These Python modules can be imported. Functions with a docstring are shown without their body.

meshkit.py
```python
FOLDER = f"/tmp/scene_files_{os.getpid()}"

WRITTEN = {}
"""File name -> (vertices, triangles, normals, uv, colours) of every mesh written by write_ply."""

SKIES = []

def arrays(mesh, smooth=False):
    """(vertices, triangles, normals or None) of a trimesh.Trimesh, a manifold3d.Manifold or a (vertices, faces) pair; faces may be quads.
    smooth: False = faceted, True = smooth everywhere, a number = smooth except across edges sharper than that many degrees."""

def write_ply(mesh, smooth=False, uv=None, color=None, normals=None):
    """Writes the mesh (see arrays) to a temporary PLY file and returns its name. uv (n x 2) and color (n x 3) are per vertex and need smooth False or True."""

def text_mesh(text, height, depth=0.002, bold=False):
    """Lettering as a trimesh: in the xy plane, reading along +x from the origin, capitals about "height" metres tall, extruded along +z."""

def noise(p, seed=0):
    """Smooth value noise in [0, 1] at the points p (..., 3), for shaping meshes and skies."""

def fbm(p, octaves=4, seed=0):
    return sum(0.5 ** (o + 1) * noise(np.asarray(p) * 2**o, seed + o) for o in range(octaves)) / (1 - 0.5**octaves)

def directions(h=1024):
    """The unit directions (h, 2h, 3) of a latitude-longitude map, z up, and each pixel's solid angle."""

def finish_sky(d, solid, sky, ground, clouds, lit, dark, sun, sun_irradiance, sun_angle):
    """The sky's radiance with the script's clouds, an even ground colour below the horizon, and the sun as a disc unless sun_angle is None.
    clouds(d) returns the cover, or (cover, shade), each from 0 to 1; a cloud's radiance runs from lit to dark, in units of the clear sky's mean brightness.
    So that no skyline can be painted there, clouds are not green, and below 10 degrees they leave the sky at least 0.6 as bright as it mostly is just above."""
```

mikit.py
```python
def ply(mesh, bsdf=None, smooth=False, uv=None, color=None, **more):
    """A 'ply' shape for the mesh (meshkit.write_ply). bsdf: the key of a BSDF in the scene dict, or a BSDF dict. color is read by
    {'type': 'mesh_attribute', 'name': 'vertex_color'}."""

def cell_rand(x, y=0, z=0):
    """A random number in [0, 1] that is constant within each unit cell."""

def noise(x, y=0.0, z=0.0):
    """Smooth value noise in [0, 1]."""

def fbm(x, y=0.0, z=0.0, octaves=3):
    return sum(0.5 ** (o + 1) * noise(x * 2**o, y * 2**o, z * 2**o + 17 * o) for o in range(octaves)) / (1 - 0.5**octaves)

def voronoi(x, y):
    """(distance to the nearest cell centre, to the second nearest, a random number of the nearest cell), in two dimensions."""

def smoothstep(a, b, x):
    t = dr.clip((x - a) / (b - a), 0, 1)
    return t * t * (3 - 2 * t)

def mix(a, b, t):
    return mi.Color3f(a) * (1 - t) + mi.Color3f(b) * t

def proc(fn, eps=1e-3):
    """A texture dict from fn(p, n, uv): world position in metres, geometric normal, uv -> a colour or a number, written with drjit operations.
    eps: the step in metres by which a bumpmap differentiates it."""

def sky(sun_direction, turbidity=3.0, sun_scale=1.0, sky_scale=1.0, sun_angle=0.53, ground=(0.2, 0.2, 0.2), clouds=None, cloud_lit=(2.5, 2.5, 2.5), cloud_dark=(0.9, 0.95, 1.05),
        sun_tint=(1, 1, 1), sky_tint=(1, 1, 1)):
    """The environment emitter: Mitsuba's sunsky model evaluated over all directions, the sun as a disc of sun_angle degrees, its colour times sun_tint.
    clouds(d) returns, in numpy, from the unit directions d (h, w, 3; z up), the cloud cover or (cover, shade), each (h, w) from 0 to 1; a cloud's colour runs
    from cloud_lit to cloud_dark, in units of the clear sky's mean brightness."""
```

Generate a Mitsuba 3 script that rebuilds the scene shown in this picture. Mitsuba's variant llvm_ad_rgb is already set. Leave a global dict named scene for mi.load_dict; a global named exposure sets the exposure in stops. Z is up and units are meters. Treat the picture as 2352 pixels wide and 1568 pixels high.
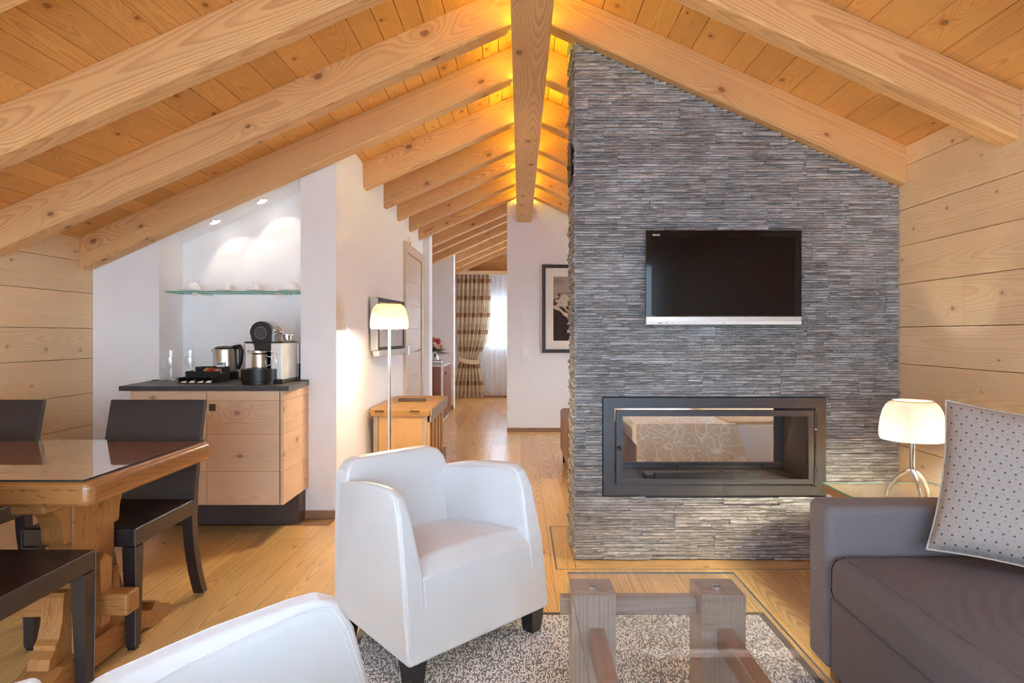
import math, random
import numpy as np, trimesh, shapely
import shapely.geometry as sg
import drjit as dr
import mitsuba as mi
import mikit, meshkit
from mikit import proc, cell_rand, noise, smoothstep, mix
T = mi.ScalarTransform4f
R = np.random.default_rng(7)
scene, labels = {}, {}

# ---------------------------------------------------------------- camera, sky, exposure
CAM_H = 1.22
scene['camera'] = {
    'type': 'perspective', 'fov': math.degrees(2 * math.atan(1176 / 1500)), 'fov_axis': 'x',
    'near_clip': 0.05, 'far_clip': 200.0,
    'principal_point_offset_x': -(1195 - 1176) / 2352, 'principal_point_offset_y': (784 - 767) / 1568,
    'to_world': T().look_at(origin=[0, 0, CAM_H], target=[0, 1, CAM_H], up=[0, 0, 1])}
scene['daylight'] = mikit.sky([0.35, -0.6, 0.6], turbidity=4.0, sun_scale=0.0, sky_scale=9.0, sun_angle=None, sky_tint=(.75, .96, 1.21),
                              ground=(0.66, 0.68, 0.72), clouds=lambda d: np.full(d.shape[:2], 0.8),
                              cloud_lit=(2.02, 2.62, 3.20), cloud_dark=(1.2, 1.48, 1.78))
exposure = 1.71
SPOT, BULB, LED = 0.075, 1100.0, 30.0

# ---------------------------------------------------------------- helpers: materials
def rgb(*c):
    return {'type': 'rgb', 'value': list(c)}

def mat(name, d):
    scene['mat_' + name] = {'type': 'twosided', 'b': d} if d['type'] not in ('dielectric', 'thindielectric', 'principledthin', 'twosided', 'mask') else d
    return 'mat_' + name

def plain(name, c, rough=0.5, metallic=0.0, spec=0.5, **k):
    return mat(name, {'type': 'principled', 'base_color': c if isinstance(c, dict) else rgb(*c), 'roughness': rough, 'metallic': metallic, 'specular': spec, **k})

def wood_fn(base, dark, knot, freq=150, contrast=0.5, tone=0.25, knots=0.5, kr0=0.007, kr1=0.014, period=0.5, spread=0.12, arch=0.10, red=None):
    """Sawn boards: growth rings cut at a slant, knots that the grain runs around. uv in metres; uv.y + 4 * number of the board."""
    def fn(p, n, uv):
        idn = dr.floor((uv.y + 2) / 4)
        v = uv.y - 4 * idn
        h1, h2, h3 = cell_rand(idn, 1), cell_rand(idn, 2), cell_rand(idn, 3)
        u = uv.x + h3 * 37
        cu = dr.floor(u / period)
        on = cell_rand(cu, idn, 4)
        ku = (cu + 0.25 + 0.5 * cell_rand(cu, idn, 5)) * period
        kv = (cell_rand(cu, idn, 6) - 0.5) * spread
        kr = kr0 + (kr1 - kr0) * cell_rand(cu, idn, 8)
        has = dr.select(on < knots, mi.Float(1), mi.Float(0))
        du, dv = u - ku, v - kv
        dd = dr.sqrt(dr.square(du / 1.5) + dr.square(dv))
        far = dr.sqrt(dr.square(du / 3.0) + dr.square(dv))
        swell = has * dr.exp(-dr.square(far / (3.2 * kr)))
        vc = (h1 - 0.5) * 0.10 + 0.03 * (noise(u * 0.5, idn * 3.7) - 0.5)
        d = 0.006 + arch * dr.square(noise(u * 0.75 + 9, idn * 5.3, 2.0))
        r = dr.sqrt(dr.square(v - vc) + dr.square(d)) + 0.010 * (noise(u * 2.2, v * 14, idn) - 0.5) + 0.0015 * noise(u * 14, v * 120, idn) + kr * 3.2 * swell
        ring = r * freq
        fr = ring - dr.floor(ring)
        late = smoothstep(0.25, 0.85, fr) * (1 - smoothstep(0.88, 1.0, fr))
        late = late * (0.45 + 0.55 * noise(dr.floor(ring) * 1.7, idn))
        fibre = noise(u * 14, v * 700, idn) - 0.5
        c = mix(base, dark, dr.clip(contrast * late + 0.10 * fibre, 0, 1))
        if red is not None:
            c = mix(c, mi.Color3f(red), 0.8 * smoothstep(0.35, 0.8, noise(u * 0.6, v * 6, idn * 1.9)))
        c = c * (1 + tone * (h2 - 0.5) + 0.10 * (noise(u * 1.7, v * 9, idn + 5) - 0.5))
        inside = has * (1 - smoothstep(0.75, 1.15, dd / kr + 0.25 * (noise(u * 160, v * 160) - 0.5)))
        kc = mix(mi.Color3f(dark) * .75, knot, dr.clip(.30 + .55 * smoothstep(.6, 1.0, dd / kr) + .8 * smoothstep(.3, .1, dd / kr) + .5 * (noise(u * 120, v * 120, idn) - .5), 0, 1))
        halo = has * dr.exp(-dr.square(dd / (2.1 * kr))) * 0.55
        c = mix(c, mi.Color3f(dark), halo)
        return mix(c, kc, inside * 0.9)
    return proc(fn)

def wood(name, base, dark, knot, rough=0.5, spec=0.35, clear=0.0, **k):
    d = {'type': 'principled', 'base_color': wood_fn(base, dark, knot, **k), 'roughness': rough, 'specular': spec}
    if clear:
        d.update(clearcoat=clear, clearcoat_gloss=0.85)
    return mat(name, d)

wood('ceiling_board', (.71, .37, .11), (.46, .18, .045), (.16, .055, .02), freq=130, contrast=.55, tone=.22, knots=.42, period=.42, rough=.55)
wood('rafter', (.68, .395, .165), (.40, .175, .062), (.14, .06, .03), freq=95, contrast=.60, tone=.16, knots=.5, period=.55, kr0=.009, kr1=.017, rough=.6)
wood('wall_board', (.79, .575, .34), (.60, .37, .18), (.27, .15, .09), freq=115, contrast=.55, tone=.14, knots=.6, period=.34, kr0=.005, kr1=.009, spread=.13, rough=.55)
wood('floor', (.66, .42, .165), (.36, .18, .055), (.11, .045, .02), freq=100, contrast=.62, tone=.26, knots=.16, period=.6, kr0=.006, kr1=.012, rough=.25, spec=.6, arch=.14)
wood('shaded_floor', (.20, .10, .05), (.11, .055, .03), (.05, .03, .02), freq=120, contrast=.6, tone=.1, knots=.1, rough=.35)
wood('cabinet', (.66, .44, .275), (.47, .275, .155), (.22, .14, .11), freq=110, contrast=.55, tone=.14, knots=.45, period=.3, kr0=.008, kr1=.016, rough=.55)
wood('chest', (.47, .255, .09), (.31, .145, .048), (.13, .06, .03), freq=210, contrast=.5, tone=.15, knots=.2, rough=.5)
wood('old_grey', (.34, .25, .18), (.18, .125, .085), (.08, .05, .03), freq=190, contrast=.6, tone=.2, knots=.3, rough=.7)
wood('dark_slat', (.27, .13, .05), (.15, .065, .028), (.08, .04, .02), freq=190, contrast=.5, tone=.25, knots=.1, rough=.45)
wood('zebrano', (.40, .315, .245), (.20, .14, .105), (.12, .08, .06), freq=75, contrast=.5, tone=.25, knots=.0, rough=.35, arch=.06, red=(.27, .18, .12))
wood('rail', (.30, .175, .105), (.17, .09, .05), (.12, .08, .06), freq=150, contrast=.6, tone=.1, knots=.0, rough=.35, arch=.02)
wood('walnut_red', (.27, .10, .055), (.16, .05, .03), (.08, .03, .02), freq=90, contrast=.6, tone=.2, knots=.0, rough=.35)
wood('door', (.66, .52, .39), (.52, .38, .26), (.33, .24, .17), freq=110, contrast=.5, tone=.12, knots=.35, rough=.5)
wood('baseboard', (.26, .14, .07), (.16, .08, .04), (.08, .04, .02), freq=130, contrast=.5, tone=.1, knots=.0, rough=.5)

def oak_fn():
    base = wood_fn((.30, .128, .040), (.16, .062, .020), (.07, .03, .015), freq=140, contrast=.5, tone=.1, knots=.25, kr0=.003, kr1=.006)
    inner = mikit._FUNCTIONS[base['fn']]
    def fn(p, n, uv):
        idn = dr.floor((uv.y + 2) / 4)
        v = uv.y - 4 * idn
        dirt = smoothstep(.70, .84, noise(uv.x * 14, v * 90, idn) * .55 + .45 * noise(uv.x * 60, v * 260, idn))
        return mix(inner(p, n, uv), (.06, .03, .014), dirt * .5)
    return proc(fn)
mat('oiled_oak', {'type': 'principled', 'base_color': oak_fn(), 'roughness': .22, 'specular': .5})

def slate(p, n, uv):
    idn = dr.floor((uv.y + 2) / 4)
    v = uv.y - 4 * idn
    h1, h2 = cell_rand(idn, 1), cell_rand(idn, 2)
    cloud = noise(p.x * 5 + p.y * 5, p.z * 9, 3.0)
    g = 0.168 + 0.085 * h1 + .09 * (cloud - .5)
    streak = noise(uv.x * 30 + h2 * 50, v * 300, idn)
    fine = noise(uv.x * 210, v * 520, idn * 2.0)
    g = g * (0.34 + 0.72 * streak + 0.66 * fine)
    glint = smoothstep(0.84, 0.96, noise(uv.x * 110, v * 420, idn)) * .5 + smoothstep(.0040, .0062, v) * smoothstep(.46, .70, noise(uv.x * 16, idn * 1.3, 4.0)) * .62  # pale flecks, and weathered upper edges painted bright like lit ledges
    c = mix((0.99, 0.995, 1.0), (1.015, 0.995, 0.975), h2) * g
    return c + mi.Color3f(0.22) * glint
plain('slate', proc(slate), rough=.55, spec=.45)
plain('stone_back', (.05, .05, .05), rough=.9)

plain('plaster', (.80, .775, .75), rough=.9, spec=.1)
plain('white_paint', (.82, .81, .80), rough=.5)
plain('white_plastic', (.78, .77, .75), rough=.35)
plain('ceramic', (.85, .84, .82), rough=.12, spec=.6)
plain('dark_gap', (.06, .03, .015), rough=.9, spec=.1)
plain('shell', (.45, .42, .38), rough=.9, spec=.1)
plain('inlay', (.22, .19, .16), rough=.35, metallic=.4)
plain('black_metal', (.022, .023, .025), rough=.38, spec=.5)
plain('graphite', (.045, .047, .052), rough=.42, metallic=.35, spec=.5)
plain('firebox_steel', (.05, .042, .036), rough=.5, metallic=.3)
plain('chrome', (.80, .80, .80), rough=.12, metallic=1.0)
plain('steel', (.62, .61, .59), rough=.22, metallic=1.0)
plain('silver_plastic', (.58, .56, .53), rough=.35, metallic=.6)
plain('tv_gloss', (.006, .005, .005), rough=.06, spec=.25)
plain('tv_panel', (.006, .004, .0035), rough=.14, spec=.12)
plain('black_plastic', (.009, .009, .009), rough=.3, spec=.3)
plain('black_leather', (.017, .0125, .013), rough=.36, spec=.5)
plain('thread', (.085, .085, .095), rough=.8)
plain('pale_thread', (.62, .63, .64), rough=.8)
plain('counter', proc(lambda p, n, uv: mi.Color3f(0.035) * (0.7 + 0.6 * noise(p.x * 300, p.y * 300, p.z * 300))), rough=.42)
plain('paper', (.80, .77, .72), rough=.8)
plain('teal_print', (.06, .16, .17), rough=.6)
plain('capsule_red', (.45, .06, .05), rough=.25, metallic=.6)
plain('capsule_gold', (.55, .38, .13), rough=.25, metallic=.6)
plain('capsule_pink', (.62, .36, .30), rough=.25, metallic=.6)
plain('coffee', (.03, .022, .018), rough=.5)
plain('bulb_socket', (.7, .7, .7), rough=.4)
plain('brown_leather', (.17, .085, .05), rough=.4)
plain('linen', (.80, .79, .78), rough=.9, spec=.1)
plain('book_cover', (.06, .09, .12), rough=.5)
plain('leaf_green', (.06, .085, .04), rough=.6)
plain('leaf_dark', (.075, .075, .06), rough=.6)
plain('petal_pink', (.66, .27, .22), rough=.6)
plain('petal_red', (.55, .06, .09), rough=.6)
plain('petal_cream', (.78, .58, .40), rough=.6)
plain('red_led', (.6, .05, .04), rough=.4)
plain('emblem', (.7, .7, .7), rough=.4, metallic=.5)
plain('dark_floor_plain', (.07,.045,.025), rough=.4, metallic=.3)
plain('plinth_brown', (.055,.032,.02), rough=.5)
plain('leg_black', (.012,.012,.013), rough=.3)
plain('walnut_leg', (.12,.06,.035), rough=.4)
plain('walnut_red_plain', (.22,.09,.05), rough=.4)
plain('dotted_fabric_edge', (.42,.37,.31), rough=.8)
plain('screen_reflection', (.40,.40,.41), rough=.12, spec=.6)  # reflection of the bright room painted as the screen colour
mat('opal', {'type': 'principledthin', 'base_color': rgb(.97, .84, .50), 'roughness': .45, 'diff_trans': .15, 'spec_trans': 0.0, 'eta': 1.3})
plain('opal_rim', (.80,.55,.18), rough=.3)
plain('glass_edge', (.13, .17, .16), rough=.15)
plain('blanket', (.52, .38, .22), rough=.8)
plain('dark_edge', (.02, .028, .026), rough=.15)
plain('tape', (.42, .44, .44), rough=.5)
plain('rug_border', (.065, .048, .038), rough=.6)
plain('mount_board', (.76, .70, .58), rough=.8)
plain('frame_black', (.018, .015, .014), rough=.4)
mat('glass', {'type': 'dielectric', 'int_ior': 1.5, 'ext_ior': 1.0})
mat('pane', {'type': 'thindielectric', 'int_ior': 1.5, 'ext_ior': 1.0})
mat('table_glass', {'type': 'thindielectric', 'int_ior': 1.55, 'ext_ior': 1.0, 'specular_transmittance': rgb(.93, .97, .95)})
mat('green_edge', {'type': 'principled', 'base_color': rgb(.16, .34, .27), 'roughness': .15, 'specular': .6})
mat('sheer', {'type': 'mask', 'opacity': 0.62, 'b': {'type': 'principledthin', 'base_color': rgb(.92, .91, .92), 'roughness': .9, 'diff_trans': 1.1, 'spec_trans': 0.0}})

def leather(name, c, rough, bump=0.0004):
    def grain(p, n, uv):
        return noise(p.x * 520, p.y * 520, p.z * 520) + 0.6 * noise(p.x * 240, p.y * 240, p.z * 240)
    return mat(name, {'type': 'bumpmap', 'scale': bump, 'arbitrary': proc(grain, eps=8e-4),
                      'b': {'type': 'principled', 'base_color': rgb(*c), 'roughness': rough, 'specular': .5}})
plain('white_leather', (.625, .65, .665), rough=.36, spec=.5)

def weave(p, n, uv):
    t = noise(p.x * 700, p.y * 700, p.z * 700)
    q = dr.select(dr.abs(n.z) > 0.6, p.x + p.y, p.x + p.y + p.z)
    tw = 0.5 + 0.5 * dr.sin(q * 2600)
    return mi.Color3f(.140, .122, .124) * (0.72 + 0.35 * t + 0.22 * tw)
plain('sofa_weave', proc(weave), rough=.85, spec=.2, sheen=.4)
plain('sofa_seat', proc(lambda p, n, uv: mi.Color3f(.092, .076, .076) * (0.8 + 0.4 * noise(p.x * 600, p.y * 600, p.z * 600))), rough=.75, spec=.25, sheen=.5)

def dots(p, n, uv):
    s = 0.0285
    a, b = uv.x / s, uv.y / s
    row = dr.floor(b)
    a = a + 0.5 * (row - 2 * dr.floor(row / 2))
    fa, fb = a - dr.floor(a), b - dr.floor(b)
    dot = dr.select((dr.abs(fa - .5) < .10) & (dr.abs(fb - .72) < .10), mi.Float(1), mi.Float(0))
    dash = dr.select((dr.abs(fa - .5) < .10) & (dr.abs(fb - .22) < .035), mi.Float(1), mi.Float(0))
    base = mi.Color3f(.285, .243, .215) * (0.9 + 0.2 * noise(uv.x * 900, uv.y * 900))
    return mix(mix(base, (.07, .055, .05), dot), (.16, .13, .12), dash)
plain('dotted_fabric', proc(dots), rough=.6, spec=.3, sheen=.3)

def rug(p, n, uv):
    x = p.x / .0044 + 1.2 * noise(p.y * 45, p.x * 9, 3.0)
    col = dr.floor(x)
    fx = dr.abs(x - col - .5)
    patch = noise(p.x * 7, p.y * 7, 2.0)
    dash = noise(p.y * 120 + 31 * cell_rand(col, 2), col * 1.37, 5.0)
    k = smoothstep(.46, .56, dash + .18 * (patch - .5)) * (1 - smoothstep(.30, .44, fx))
    return mix((.70, .685, .67), (.055, .053, .056), k)
plain('rug_pile', proc(rug), rough=.95, spec=.05, sheen=.3)

def plaid(p, n, uv):
    z, a = uv.y, uv.x
    f = (z + .10) / 0.326
    f = f - dr.floor(f)
    band = dr.select(f < .26, mi.Float(1), mi.Float(0))
    band2 = dr.select((f > .30) & (f < .62), mi.Float(1), mi.Float(0))
    g = a / 0.30
    g = g - dr.floor(g)
    vert = dr.select(g < .38, mi.Float(1), mi.Float(0))
    c = mix((.83, .72, .54), (.72, .56, .37), 0.55 * vert)
    c = mix(c, (.62, .47, .33), 0.55 * band2)
    c = mix(c, (.42, .215, .085), band * (.62 + .38 * vert))
    return c
mat('plaid', {'type': 'principledthin', 'base_color': proc(plaid), 'roughness': .7, 'diff_trans': .55, 'spec_trans': 0.0})
plain('plaid_band', (.66, .50, .31), rough=.7)

def scrolls(p, n, uv):
    x, z = uv.x * 11, uv.y * 11
    x, z = x + 1.1 * noise(x * .8, z * .8, 1.0), z + 1.1 * noise(x * .8, z * .8, 5.0)
    f1, f2, rnd = mikit.voronoi(x * .62, z * .62)
    curl = dr.abs(dr.sin(f1 * 9 + rnd * 6))
    w = noise(x * 1.3, z * 1.3, 9.0)
    vine = smoothstep(.16, .05, dr.abs(w - .5) * 2.2) + smoothstep(.30, .12, curl) * smoothstep(.75, .55, f1)
    return mix((.60, .49, .36), (.80, .75, .66), dr.clip(vine, 0, 1) * .85)
plain('scroll_fabric', proc(scrolls), rough=.55, sheen=.4)

def peak(p, n, uv):
    x, y = uv.x, uv.y                       # metres from the print's lower left corner: 0.52 x 0.84
    ridge = 0.615 - dr.abs(x - .088) * dr.select(x < .088, mi.Float(1.65), mi.Float(.78)) + .035 * (noise(x * 30, 2.0) - .5) + .02 * noise(x * 80, 5.0)
    sky = mi.Color3f(.30, .245, .20) * (0.7 + 0.7 * mikit.fbm(x * 6 + y * 4, y * 12, 3.0))
    rock = noise(x * 40 + 20 * y, y * 34, 1.0)
    snow = smoothstep(.42, .62, 0.55 * noise(x * 18 - 14 * y, y * 22, 8.0) + .45 * rock)
    m = mix((.05, .036, .026), (.52, .41, .30), snow)
    low = .385 - .42 * x + .04 * (noise(x * 14, 7.0) - .5)
    m = dr.select(y < low, mi.Color3f(.022, .014, .010) * (0.6 + 1.3 * noise(x * 50, y * 70, 2.0)), m)
    glacier = dr.select((dr.abs(y - low - .01 - .02 * noise(x * 22, 1.5)) < .014 + .012 * noise(x * 30, 4.0)), mi.Float(1), mi.Float(0))
    m = mix(m, (.56, .44, .31), glacier * .9)
    return dr.select(y > ridge, sky, m)
plain('photo_print', proc(peak), rough=.5, spec=.2)

# ---------------------------------------------------------------- helpers: meshes and entries
def numbered(name):
    if name not in scene and name not in labels:
        return name
    i = 1
    while f'{name}_{i:03d}' in scene or f'{name}_{i:03d}' in labels:
        i += 1
    return f'{name}_{i:03d}'

def thing(name, label=None, cat=None, group=None, kind=None):
    k = numbered(name)
    labels[k] = {}
    for a, b in (('label', label), ('category', cat), ('group', group), ('kind', kind)):
        if b:
            labels[k][a] = b
    return k

def struct(name, label=None):
    return thing(name, label, kind='structure')

def put(name, parent, shape, label=None, kind=None):
    k = numbered(f'{parent}__{name}' if parent else name)
    scene[k] = shape
    if label or kind:
        labels[k] = {a: b for a, b in (('label', label), ('kind', kind)) if b}
    return k

def raw(v, f, bsdf, n=None, uv=None, **more):
    path = meshkit.write_ply((v, f), False, uv, None, n)
    return {'type': 'ply', 'filename': path, 'face_normals': n is None, 'bsdf': {'type': 'ref', 'id': bsdf if bsdf.startswith('mat_') else 'mat_' + bsdf}, **more}

def part(name, parent, mesh, bsdf, smooth=40, M=None, label=None, kind=None, **more):
    v, f, n = meshkit.arrays(mesh, smooth)
    if M is not None:
        v = v @ M[:3, :3].T + M[:3, 3]
        if n is not None:
            n = n @ M[:3, :3].T
    return put(name, parent, raw(v, f, bsdf, n, **more), label, kind)

GRAIN = {'x': (1, 0, 0), 'y': (0, 1, 0), 'z': (0, 0, 1)}
def timber(name, parent, mesh, bsdf, grain='x', M=None, curved=False, smooth=40, label=None, kind=None):
    """A wooden piece: uv along and across the grain in metres, its own number of board."""
    g = np.array(GRAIN[grain] if isinstance(grain, str) else grain, float)
    g /= np.linalg.norm(g)
    num = int(R.integers(0, 60))
    if curved:
        v, f, n = meshkit.arrays(mesh, smooth)
        a = np.cross(g, [0, 0, 1] if abs(g[2]) < .9 else [1, 0, 0]); a /= np.linalg.norm(a)
        b = np.cross(g, a)
        w = v - v.mean(0)
        uv = np.stack([v @ g, w @ a + w @ b + 4 * num], 1)
    else:
        v0, f0, _ = meshkit.arrays(mesh, False)
        v = v0[f0].reshape(-1, 3)
        f = np.arange(len(v)).reshape(-1, 3)
        fn = np.cross(v[1::3] - v[0::3], v[2::3] - v[0::3])
        fn /= np.linalg.norm(fn, axis=1, keepdims=True) + 1e-12
        uv = np.zeros((len(v), 2))
        keys = np.round(fn, 1)
        for q in np.unique(keys, axis=0):
            idx = np.nonzero((keys == q).all(1))[0]
            vi = (idx[:, None] * 3 + np.arange(3)).ravel()
            nn = fn[idx].mean(0); nn /= np.linalg.norm(nn) + 1e-12
            if abs(nn @ g) > .8:
                a = np.cross(nn, [0.3, 0.2, 0.9]); a /= np.linalg.norm(a)
                uu, vv = v[vi] @ a * .15, v[vi] @ np.cross(nn, a)
            else:
                c = np.cross(nn, g); c /= np.linalg.norm(c)
                uu, vv = v[vi] @ g, v[vi] @ c
            uv[vi, 0] = uu
            uv[vi, 1] = vv - (vv.max() + vv.min()) / 2
        uv[:, 1] += 4 * num
        n = None
    if M is not None:
        v = v @ M[:3, :3].T + M[:3, 3]
        if n is not None:
            n = n @ M[:3, :3].T
    return put(name, parent, raw(v, f, bsdf, n, uv), label, kind)

def place(x, y, z=0.0, deg=0.0):
    c, s = math.cos(math.radians(deg)), math.sin(math.radians(deg))
    M = np.eye(4); M[:2, :2] = [[c, -s], [s, c]]; M[:3, 3] = (x, y, z)
    return M

def hull(pts):
    return trimesh.convex.convex_hull(np.asarray(pts, float))

_S = trimesh.creation.icosphere(subdivisions=2).vertices
def rhull(pts, r):
    """Rounded convex body: the hull of small spheres at the points."""
    return hull((np.asarray(pts, float)[:, None, :] + _S[None] * r).reshape(-1, 3))

def box(x0, x1, y0, y1, z0, z1, bevel=0.0):
    if bevel <= 0:
        m = trimesh.creation.box(extents=[x1 - x0, y1 - y0, z1 - z0])
        m.apply_translation([(x0 + x1) / 2, (y0 + y1) / 2, (z0 + z1) / 2])
        return m
    b = bevel
    p = []
    for x, sx in ((x0, 1), (x1, -1)):
        for y, sy in ((y0, 1), (y1, -1)):
            for z, sz in ((z0, 1), (z1, -1)):
                p += [(x, y + sy * b, z + sz * b), (x + sx * b, y, z + sz * b), (x + sx * b, y + sy * b, z)]
    return hull(p)

def rbox(x0, x1, y0, y1, z0, z1, r):
    return rhull([(x, y, z) for x in (x0 + r, x1 - r) for y in (y0 + r, y1 - r) for z in (z0 + r, z1 - r)], r)

def prism(poly, a, b, axis='y'):
    """Polygon extruded from a to b along the axis; poly in (x, z) for y, (y, z) for x, (x, y) for z."""
    g = poly if hasattr(poly, 'exterior') else sg.Polygon(poly)
    m = trimesh.creation.extrude_polygon(g, b - a, engine='earcut')
    v = m.vertices.copy()
    if axis == 'y':
        m.vertices = np.stack([v[:, 0], a + v[:, 2], v[:, 1]], 1); m.invert()
    elif axis == 'x':
        m.vertices = np.stack([a + v[:, 2], v[:, 0], v[:, 1]], 1)
    else:
        m.vertices = np.stack([v[:, 0], v[:, 1], a + v[:, 2]], 1)
    return m

def join(*ms):
    return trimesh.util.concatenate(list(ms))

def union(*ms):
    return trimesh.boolean.union(list(ms), engine='manifold')

def lathe(profile, n=40, at=(0, 0, 0)):
    m = trimesh.creation.revolve(np.asarray(profile, float), sections=n)
    m.apply_translation(at)
    return m

def sheet_lathe(profile, n=48, at=(0, 0, 0)):
    """Open surface of revolution (no thickness closing); normals point away from the axis."""
    p = np.asarray(profile, float)
    a = np.linspace(0, 2 * np.pi, n, endpoint=False)
    v = np.stack([p[:, None, 0] * np.cos(a), p[:, None, 0] * np.sin(a), np.repeat(p[:, 1:2], n, 1)], -1).reshape(-1, 3) + at
    f = []
    for i in range(len(p) - 1):
        for j in range(n):
            k = (j + 1) % n
            f += [(i * n + j, i * n + k, (i + 1) * n + k), (i * n + j, (i + 1) * n + k, (i + 1) * n + j)]
    return trimesh.Trimesh(v, np.array(f), process=False)

def tube(path, r, n=10):
    p = np.asarray(path, float)
    r = np.broadcast_to(np.asarray(r, float), (len(p),))
    t = np.gradient(p, axis=0); t /= np.linalg.norm(t, axis=1, keepdims=True) + 1e-12
    up = np.array([0, 0, 1.0]) if abs(t[0, 2]) < .9 else np.array([1.0, 0, 0])
    rings = []
    for i in range(len(p)):
        a = np.cross(t[i], up); a /= np.linalg.norm(a) + 1e-12
        b = np.cross(a, t[i])
        w = np.linspace(0, 2 * np.pi, n, endpoint=False)[:, None]
        rings.append(p[i] + r[i] * (np.cos(w) * a + np.sin(w) * b))
        up = b
    v = np.vstack(rings + [p[:1], p[-1:]])
    f = []
    for i in range(len(p) - 1):
        for j in range(n):
            k = (j + 1) % n
            f += [(i * n + j, (i + 1) * n + j, (i + 1) * n + k), (i * n + j, (i + 1) * n + k, i * n + k)]
    e = len(p) * n
    f += [(e, j, (j + 1) % n) for j in range(n)] + [(e + 1, e - n + (j + 1) % n, e - n + j) for j in range(n)]
    m = trimesh.Trimesh(v, np.array(f), process=False)
    m.fix_normals()
    return m

def cyl(p0, p1, r, n=24):
    return trimesh.creation.cylinder(radius=r, segment=np.array([p0, p1], float), sections=n)

def ball(c, r, n=2):
    m = trimesh.creation.icosphere(subdivisions=n, radius=r)
    m.apply_translation(c)
    return m

def grid(fn, nu, nv):
    """Mesh of fn(u, v) -> (x, y, z) arrays on the unit square, with its uv."""
    u, v = np.meshgrid(np.linspace(0, 1, nu), np.linspace(0, 1, nv), indexing='ij')
    x, y, z = fn(u, v)
    P = np.stack([x, y, z], -1).reshape(-1, 3)
    i = np.arange(nu * nv).reshape(nu, nv)
    q = np.stack([i[:-1, :-1], i[1:, :-1], i[1:, 1:], i[:-1, 1:]], -1).reshape(-1, 4)
    return trimesh.Trimesh(P, np.vstack([q[:, [0, 1, 2]], q[:, [0, 2, 3]]]), process=False), u.ravel(), v.ravel()

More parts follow.
